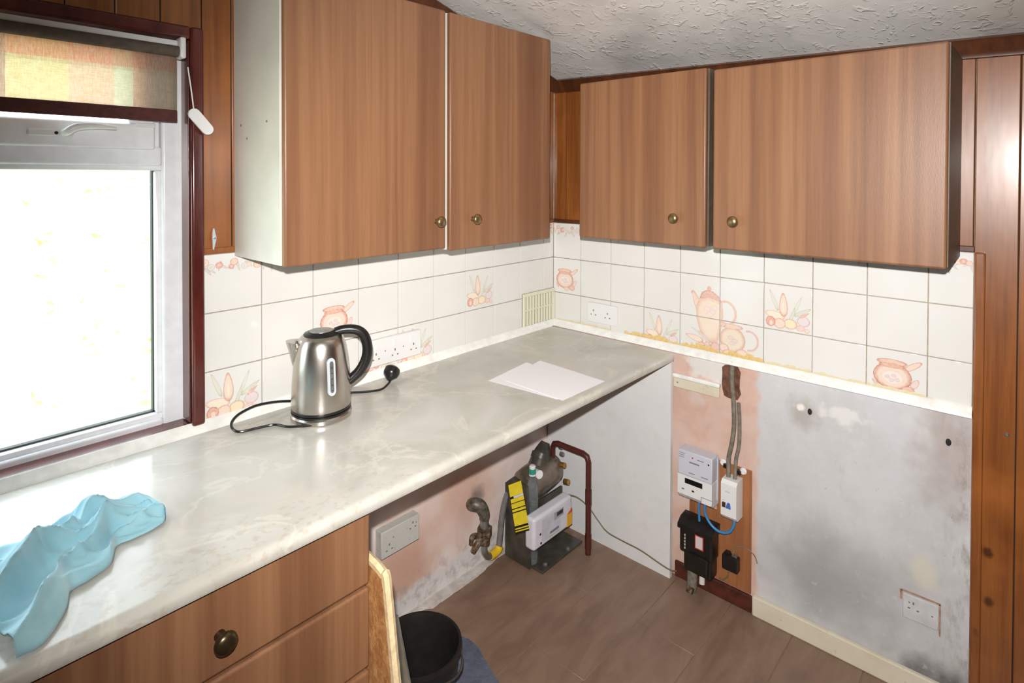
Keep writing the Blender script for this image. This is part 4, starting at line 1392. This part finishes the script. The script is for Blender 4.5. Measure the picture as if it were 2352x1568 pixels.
# yellow warning tag hanging on the hose
tg = thing('warning_tag', 'yellow warning tag with black bars hanging on the gas meter', 'tag', (-0.37, -0.20, 0.24))
c4 = [upx(1167, 1114, 'y', -0.20), upx(1196, 1103, 'y', -0.208), upx(1213, 1200, 'y', -0.212), upx(1182, 1209, 'y', -0.204)]
def tagp(s, t_, d=0.0):
    p = (c4[0] * (1 - s) + c4[1] * s) * (1 - t_) + (c4[3] * (1 - s) + c4[2] * s) * t_
    return p + Vector((0, -d, 0))
bm = bmesh.new()
bm_prism(bm, [tagp(0, 0), tagp(1, 0), tagp(1, 1.18), tagp(0, 1.18)], (0, 0.002, 0))
obj('card', bm, m_blackm, tg)
for a, b in ((0.0, 0.285), (0.345, 0.44), (0.46, 0.575), (0.60, 0.655), (0.685, 0.995), (1.05, 1.08), (1.11, 1.14)):
    bm = bmesh.new(); bm_prism(bm, [tagp(0.0, a, 0.0012), tagp(1, a, 0.0012), tagp(1, b, 0.0012), tagp(0, b, 0.0012)], (0, 0.0006, 0))
    obj('yellow_bar', bm, m_yellow, tg)
bm = bmesh.new(); bm_prism(bm, [tagp(.25, .29, 0.0012), tagp(1, .29, 0.0012), tagp(1, .34, 0.0012), tagp(.25, .34, 0.0012)], (0, 0.0006, 0))
obj('white_bar', bm, m_gasw, tg)
# little bottle standing on the bracket
bo = upx(1222, 1187, 'y', -0.19)
bt = thing('plastic_bottle', 'small clear plastic bottle with teal cap behind the gas meter display', 'bottle', (-0.308, -0.164, 0.010))
bx, by = -0.353, -0.226
bx, by = -0.316, -0.155
lathe('bottle_body', [(0.019, 0.0105), (0.021, 0.015), (0.021, 0.20), (0.0215, 0.24), (0.0215, 0.285), (0.018, 0.312), (0.0108, 0.328), (0.0105, 0.346)], (bx, by, 0.0), m_clear, bt, n=24)
lathe('neck_ring', [(0.0132, 0.341), (0.0132, 0.346)], (bx, by, 0.0), m_white, bt, n=20)
lathe('cap', [(0.0128, 0.347), (0.0132, 0.349), (0.0132, 0.365), (0.0115, 0.367)], (bx, by, 0.0), m_teal, bt, n=20)
lathe('cap_top', [(0.0118, 0.3665), (0.0122, 0.375), (0.009, 0.378)], (bx, by, 0.0), m_white, bt, n=20)

# red oxide pipe loop
gp_ = thing('gas_pipe', 'dark red painted copper pipe bent over and down to the floor', 'pipe', (-0.125, -0.278, 0.0))
pts = [(-0.125, -0.100, 0.29), (-0.125, -0.100, 0.363), (-0.125, -0.108, 0.380), (-0.125, -0.126, 0.386), (-0.125, -0.252, 0.386), (-0.125, -0.271, 0.380), (-0.125, -0.278, 0.360), (-0.125, -0.278, 0.22), (-0.125, -0.278, 0.0)]
tube('pipe', pts, 0.0112, m_pipe, gp_, 14)
for z in (0.05, 0.225):
    tube('coupling', [(-0.125, -0.278, z - 0.028), (-0.125, -0.278, z + 0.028)], 0.0128, m_pipe, gp_, 14)

# thin cable from the meter along the white panel to the fuse box
cb = [(-0.115, -0.150, 0.185), (-0.075, -0.185, 0.168), (-0.052, -0.225, 0.135), (-0.042, -0.265, 0.092), (-0.0416, -0.31, 0.062), (-0.0416, -0.38, 0.056), (-0.0416, -0.46, 0.054), (-0.0416, -0.54, 0.040), (-0.040, -0.582, 0.034), (-0.024, -0.60, 0.030)]
bm = bmesh.new(); bm_tube(bm, cb, 0.0025, 8, 6)
o = obj('bonding_cable', bm, m_green, None, None, cb[0]); tag(o, 'thin olive cable running along the white support panel', 'cable')

# ------------------------------------------------------------------ electric gear on the right wall
mbd = thing('meter_board', 'brown wooden backboard behind the electricity meter', 'board', (0, -0.77, 0.06))
bm = bmesh.new()
bm_box(bm, wr(-0.640, 0.062, 0.0), wr(-0.742, 0.300, 0.007)); obj('board_piece', bm, m_boardw, mbd)
bm = bmesh.new()
bm_box(bm, wr(-0.742, 0.062, 0.0), wr(-0.862, 0.480, 0.008), 0.0015); obj('board_piece', bm, m_boardw, mbd)
# white batten and the raw hole beside it
bt_ = thing('batten', '', 'batten', wr(-0.66, 0.700, 0.0))
box('rail', wr(-0.574, 0.698, 0.0), wr(-0.749, 0.734, 0.010), m_cream, bt_, 0.003)
box('top_bead', wr(-0.572, 0.7345, 0.0), wr(-0.752, 0.750, 0.018), m_trimw, bt_, 0.005, 3)
box('screw_head', wr(-0.589, 0.715, 0.0095), wr(-0.594, 0.720, 0.0108), m_hole, bt_)
tag(bt_, 'short cream batten screwed to the pink wall beside the white panel', 'batten')
bm = bmesh.new()
random.seed(3)
pts = []
for k in range(20):
    a = 2 * math.pi * k / 20
    sq = max(abs(math.cos(a)), abs(math.sin(a)))
    pts.append(wr(-0.787 - 0.032 * math.cos(a) / sq * random.uniform(.86, 1.08), 0.765 + 0.058 * math.sin(a) / sq * random.uniform(.86, 1.05), 0.0005))
bm_prism(bm, pts, (0.0025, 0, 0))
obj('chased_hole', bm, simple('raw_brown', (112, 76, 60), 0.95, 0, 0.3, nscale=50), wall_right, 'raw brown chase cut into the plaster behind the cables')

em = thing('electricity_meter', 'white and grey electricity meter with black display', 'meter', (0, -0.67, 0.29))
def rface(parent, nm, y0, y1, z0, z1, d0, d1, m, bev=0.0):
    bm = bmesh.new(); bm_box(bm, wr(y0, z0, d0), wr(y1, z1, d1), bev, 2); return obj(nm, bm, m, parent)
E0, E1 = -0.612, -0.722
RM = (-0.621, -0.612, 0.127 / 0.110, 0.330, 0.318, 0.172 / 0.195)
ED = 0.062
rface(em, 'back_plate', E0 + 0.002, E1 - 0.002, 0.335, 0.505, 0.0085, 0.02, m_meterg)
up_ = rface(em, 'upper_case', E0, E1, 0.414, 0.513, 0.008, ED, m_meterg, 0.004)
bm = bmesh.new()
prf = [(0.008, 0.413), (ED, 0.413), (ED, 0.335), (ED - 0.012, 0.318), (0.008, 0.318)]
bm_prism(bm, [wr(E0, z, d) for d, z in prf], wr(E1, 0) - wr(E0, 0))
lo_ = obj('lower_case', bm, m_white, em)
rface(lo_, 'display', -0.636, -0.692, 0.384, 0.404, ED - 0.001, ED + 0.001, m_lcd)
rface(lo_, 'button', -0.659, -0.666, 0.358, 0.364, ED - 0.001, ED + 0.002, m_dark)
rface(lo_, 'button', -0.626, -0.634, 0.355, 0.360, ED - 0.001, ED + 0.001, m_ink)
rface(lo_, 'sticker', -0.690, -0.720, 0.328, 0.348, ED - 0.008, ED + 0.001, m_white)
rface(lo_, 'print_line', -0.688, -0.722, 0.349, 0.351, ED - 0.001, ED + 0.0006, m_ink)
rface(lo_, 'print_line', -0.688, -0.690, 0.329, 0.350, ED - 0.001, ED + 0.0006, m_ink)
for (a, b, z, h) in ((-0.616, -0.636, 0.500, 0.002), (-0.616, -0.633, 0.492, 0.002), (-0.616, -0.634, 0.484, 0.002), (-0.650, -0.682, 0.470, 0.005), (-0.676, -0.696, 0.490, 0.003), (-0.648, -0.668, 0.428, 0.003), (-0.688, -0.710, 0.428, 0.003)):
    rface(up_, 'print_line', a, b, z, z + h, ED - 0.001, ED + 0.0005, m_ink)
bm = bmesh.new(); bm_lathe(bm, [(0.003, 0.0), (0.003, 0.0006)], wr(-0.660, 0.493, ED), (-1, 0, 0), 12); obj('red_mark', bm, m_redl, up_)
bm = bmesh.new(); bm_lathe(bm, [(0.003, 0.0), (0.003, 0.0006)], wr(-0.711, 0.487, ED), (-1, 0, 0), 12); obj('sensor', bm, m_dark, up_)

RM = (-0.780, -0.752, 0.053 / 0.056, 0.316, 0.288, 0.132 / 0.140)
iso = thing('isolator_switch', 'small white isolator box with brown and blue switches', 'switch', (0, -0.785, 0.27))
bm = bmesh.new()
ID = 0.064
prf = [(0.0085, 0.428), (ID - 0.010, 0.428), (ID, 0.416), (ID, 0.302), (ID - 0.012, 0.288), (0.0085, 0.288)]
bm_prism(bm, [wr(-0.752, z, d) for d, z in prf], wr(-0.808, 0) - wr(-0.752, 0))
ib = obj('case', bm, m_white, iso)
rface(ib, 'switch', -0.758, -0.770, 0.333, 0.350, ID - 0.001, ID + 0.005, m_brown, 0.001)
bm = bmesh.new()
bm_prism(bm, [wr(-0.772, 0.333, ID - 0.001), wr(-0.789, 0.333, ID - 0.001), wr(-0.786, 0.352, ID - 0.001), wr(-0.777, 0.352, ID - 0.001)], (-0.006, 0, 0))
obj('switch', bm, m_blues, ib)
rface(ib, 'print_line', -0.768, -0.784, 0.388, 0.392, ID - 0.001, ID + 0.0004, simple('faint_print', (196, 198, 204), 0.5))
rface(ib, 'print_line', -0.758, -0.764, 0.356, 0.358, ID - 0.001, ID + 0.0004, simple('faint_blue_print', (180, 190, 214), 0.5))

RM = (-0.627, -0.608, 1.29, 0.078, 0.045, 0.184 / 0.195)
fb_ = thing('fuse_box', 'black bakelite service fuse box with red edged label', 'fuse box', (0, -0.66, 0.03))
FD = 0.070
bm = bmesh.new()
bm_box(bm, wr(-0.612, 0.115, 0.0095), wr(-0.706, 0.215, FD), 0.008, 3)
bm_box(bm, wr(-0.622, 0.045, 0.0095), wr(-0.702, 0.120, FD - 0.006), 0.008, 3)
fbc = obj('case', bm, m_blackm, fb_)
bm = bmesh.new()
prf = [(0.010, 0.205), (FD + 0.004, 0.205), (FD + 0.004, 0.218), (FD - 0.020, 0.236), (0.010, 0.240)]
bm_prism(bm, [wr(-0.608, z, d) for d, z in prf], wr(-0.708, 0) - wr(-0.608, 0))
obj('top_cover', bm, m_blackm, fb_)
rface(fbc, 'fuse_carrier', -0.640, -0.696, 0.060, 0.128, FD - 0.008, FD + 0.010, m_blackm, 0.006)
lb = rface(fbc, 'red_label', -0.658, -0.682, 0.150, 0.200, FD - 0.001, FD + 0.0008, m_redl)
rface(lb, 'label_paper', -0.6605, -0.6795, 0.154, 0.197, FD - 0.001, FD + 0.0014, simple('label_grey', (206, 200, 204), 0.6))
for z in (0.130, 0.142, 0.154, 0.166, 0.178):
    rface(fbc, 'seal_mark', -0.627, -0.631, z, z + 0.008, FD - 0.001, FD + 0.0006, simple('seal', (176, 172, 150), 0.6) if z == 0.130 else bpy.data.materials['seal'])
RM = None
tube('cable_tail', [wr(-0.672, 0.085, 0.045), wr(-0.672, 0.04, 0.046), wr(-0.668, 0.0, 0.048)], 0.018, m_cable, fb_, 14)
tube('gland', [wr(-0.708, 0.085, 0.045), wr(-0.710, 0.05, 0.052)], 0.010, m_mel, fb_, 12)
tube('earth_clamp', [wr(-0.664, 0.020, 0.066), wr(-0.684, 0.018, 0.068)], 0.011, m_corr, fb_, 8)

RM = (-0.772, -0.758, 1.15, 0.125, 0.112, 1.05)
jb = thing('earth_block', 'small black earth terminal block with thin wire', 'terminal', (0, -0.79, 0.11))
bm = bmesh.new(); bm_box(bm, wr(-0.758, 0.112, 0.008), wr(-0.806, 0.160, 0.034), 0.004, 2); jbc = obj('block', bm, m_blackm, jb)
rface(jbc, 'terminal', -0.764, -0.780, 0.158, 0.168, 0.012, 0.026, m_blackm, 0.002)
rface(jbc, 'terminal', -0.785, -0.800, 0.156, 0.164, 0.012, 0.026, m_metal, 0.002)
tube('wire', [wr(-0.786, 0.162, 0.02), wr(-0.795, 0.188, 0.016), wr(-0.820, 0.200, 0.014), wr(-0.848, 0.188, 0.014), wr(-0.856, 0.165, 0.012)], 0.0018, m_cable, jb, 6, 6)
tube('wire', [wr(-0.775, 0.114, 0.02), wr(-0.772, 0.085, 0.02), wr(-0.756, 0.066, 0.022), wr(-0.749, 0.072, 0.026)], 0.0022, m_green, jb, 6, 6)

RM = None
def cable(label, pts, r, m, name='cable', sm=6):
    bm = bmesh.new(); bm_tube(bm, pts, r, 10, sm)
    o = obj(name, bm, m, None, None, pts[0]); tag(o, label, 'cable'); return o
cable('short straight blue cable between meter and black fuse box', [wr(-0.694, 0.334, 0.045), wr(-0.694, 0.30, 0.045), wr(-0.696, 0.262, 0.045)], 0.0042, m_blue, 'blue_cable')
cable('curved blue cable looping from meter to isolator box', [wr(-0.716, 0.334, 0.046), wr(-0.718, 0.30, 0.048), wr(-0.738, 0.272, 0.05), wr(-0.768, 0.258, 0.05), wr(-0.800, 0.266, 0.048), wr(-0.816, 0.290, 0.046), wr(-0.820, 0.318, 0.044)], 0.0046, m_blue, 'blue_cable')
cable('grey sheathed cable bowing to the left above the isolator', [wr(-0.796, 0.838, 0.010), wr(-0.794, 0.78, 0.010), wr(-0.800, 0.70, 0.010), wr(-0.803, 0.62, 0.012), wr(-0.797, 0.56, 0.014), wr(-0.788, 0.51, 0.017), wr(-0.790, 0.475, 0.024), wr(-0.793, 0.447, 0.032)], 0.0078, m_cable, 'grey_cable')
cable('grey sheathed cable running straighter above the isolator', [wr(-0.816, 0.70, 0.008), wr(-0.820, 0.64, 0.008), wr(-0.820, 0.56, 0.010), wr(-0.813, 0.51, 0.017), wr(-0.814, 0.475, 0.024), wr(-0.815, 0.447, 0.032)], 0.0066, m_cable, 'grey_cable')
for lab, y, z, s in (('white cable clip with black strap on the darker cable', -0.777, 0.478, -1), ('white cable clip with black strap right of both cables', -0.826, 0.470, 1)):
    t = thing('cable_clip', lab, 'clip', wr(y, z, 0.008))
    bm = bmesh.new(); bm_lathe(bm, [(0.011, 0.0), (0.012, 0.006), (0.008, 0.012)], wr(y - s * 0.010, z + 0.004, 0.008), (-1, 0, 0), 14); obj('clip_head', bm, m_white, t)
    bm = bmesh.new(); bm_box(bm, wr(y + s * 0.012, z - 0.008, 0.010), wr(y - s * 0.006, z + 0.006, 0.028), 0.003); obj('strap', bm, m_black, t)

# plugs and nails in the plaster
for lab, y, z in (('dark wall plug hole in the plaster below the teapot tiles', -1.040, 0.729), ('dark wall plug hole near the top right of the grey plaster', -1.395, 0.742)):
    bm = bmesh.new(); bm_lathe(bm, [(0.0062, -0.001), (0.0066, 0.001), (0.004, 0.0022)], wr(y, z, 0.0), (-1, 0, 0.2), 12)
    for v_ in bm.verts: v_.co.z = z + (v_.co.z - z) * 1.5
    tag(obj('wall_plug', bm, m_dark, None, None, wr(y, z)), lab, 'wall plug')
bm = bmesh.new(); bm_lathe(bm, [(0.005, -0.001), (0.005, 0.002), (0.003, 0.004)], wr(-1.518, 0.80, 0.0), (-1, 0, 0), 12)
tag(obj('stud_nail', bm, m_metal, None, None, wr(-1.518, 0.80)), 'shiny nail head in the pine board right of the grey wall', 'nail')

# ------------------------------------------------------------------ by the drawer unit: board, strip, bucket, mat
cbd = thing('chipboard_offcut', 'raw chipboard offcut standing against the drawer unit', 'board', (-1.285, -0.60, 0.0))
lean = 0.20
def cp(y, z, x=-1.300):
    return Vector((x, y, z))
bm = bmesh.new()
outl = [(-0.20, 0.0), (-0.725, 0.0), (-0.69, 0.25), (-0.645, 0.46), (-0.612, 0.655), (-0.600, 0.672), (-0.55, 0.682), (-0.20, 0.70)]
bm_prism(bm, [cp(y, z, -1.2995) for y, z in outl], (0.015, 0, 0))
obj('panel', bm, m_chip, cbd)
bm = bmesh.new()
edge_ = [(-0.725, 0.0), (-0.69, 0.25), (-0.645, 0.46), (-0.612, 0.655), (-0.600, 0.672), (-0.55, 0.682), (-0.45, 0.686)]
bm_tube(bm, [cp(y, z, -1.292) for y, z in edge_], 0.0095, 6, 4)
obj('broken_edge', bm, m_chipedge, cbd)

BC = Vector((-1.010, -0.352, 0.0))
bk = thing('bucket', 'black rubber bucket on the floor below the worktop', 'bucket', BC)
lathe_p = [(0.084, 0.0), (0.088, 0.004), (0.099, 0.12), (0.109, 0.212), (0.115, 0.216), (0.115, 0.225), (0.108, 0.225), (0.104, 0.212), (0.094, 0.12), (0.082, 0.010), (0.0005, 0.008)]
bm = bmesh.new(); bm_lathe(bm, lathe_p, BC, n=48, cap1=False); obj('shell', bm, m_bucket, bk)
tube('handle', [BC + Vector((0.117 * math.cos(a), 0.117 * math.sin(a), 0.212 - 0.045 * math.sin((a + 2.2)))) for a in [-2.2 + math.pi * k / 16 for k in range(17)]], 0.003, m_gasdark, bk, 8)
st = thing('metal_strip', 'narrow grey metal strip leaning on the chipboard beside the bucket', 'strip', (-1.280, -0.66, 0.0))
bm = bmesh.new()
a = upx(907, 1412, 'x', -1.280); b = upx(917, 1568, 'x', -1.280); c_ = upx(941, 1568, 'x', -1.280); d_ = upx(912, 1414, 'x', -1.280)
k_ = a.z / (a.z - b.z)
bm_prism(bm, [a, d_, d_ + (c_ - d_) * k_ * 0.98, a + (b - a) * k_ * 0.995], (0.003, 0.0, 0))
obj('bar', bm, m_metal, st)

mt_pts = [upx(u, v, 'z', 0.0) for u, v in ((1030, 1472), (1052, 1468), (1078, 1478), (1098, 1496), (1112, 1522), (1130, 1552), (1150, 1585), (1175, 1640))]
bm = bmesh.new()
outl = [Vector((p.x, p.y, 0.003)) for p in mt_pts] + [Vector((-1.05, -0.75, 0.003)), Vector((-1.12, -0.50, 0.003)), Vector((-0.90, -0.22, 0.003))]
bm_prism(bm, outl, (0, 0, 0.012))
o = obj('floor_mat', bm, m_mat, None, None, (-0.85, -0.45, 0.0))
tag(o, 'blue grey floor mat partly under the black bucket', 'mat')

# ------------------------------------------------------------------ outside the window
bm = bmesh.new(); bm_box(bm, (-20, 0.3, -0.8), (16, 30, -0.63))
o = obj('lawn', bm, m_lawn); o['kind'] = 'stuff'; tag(o, 'bright sunlit lawn outside the window', 'lawn')
hg = thing('hedge', 'sunlit leafy hedge outside the window', 'hedge', (0.6, 4.2, -0.625))
random.seed(9)
bm = bmesh.new()
for k in range(5200):
    x = random.uniform(-3.5, 4.5); z = random.uniform(-0.5, 1.9) ; y = 4.2 + random.uniform(-0.35, 0.35)
    s = random.uniform(0.03, 0.07)
    a, b = random.uniform(0, 6.28), random.uniform(-1, 1)
    u_ = Vector((math.cos(a), 0.3 * b, math.sin(a))); v_ = Vector((-math.sin(a) * 0.5, b * 0.6, math.cos(a) * 0.5))
    c = Vector((x, y, z))
    bm.faces.new([bm.verts.new(c + u_ * s), bm.verts.new(c + v_ * s), bm.verts.new(c - u_ * s), bm.verts.new(c - v_ * s)])
o = obj('leaves', bm, m_leaf, hg); o['kind'] = 'stuff'
for k in range(12):
    x = -3.2 + k * 0.66
    tube('stem', [(x, 4.2, -0.625), (x + 0.05, 4.22, 0.5), (x - 0.04, 4.2, 1.6)], [0.03, 0.02, 0.008], m_stem, hg, 6, 3)
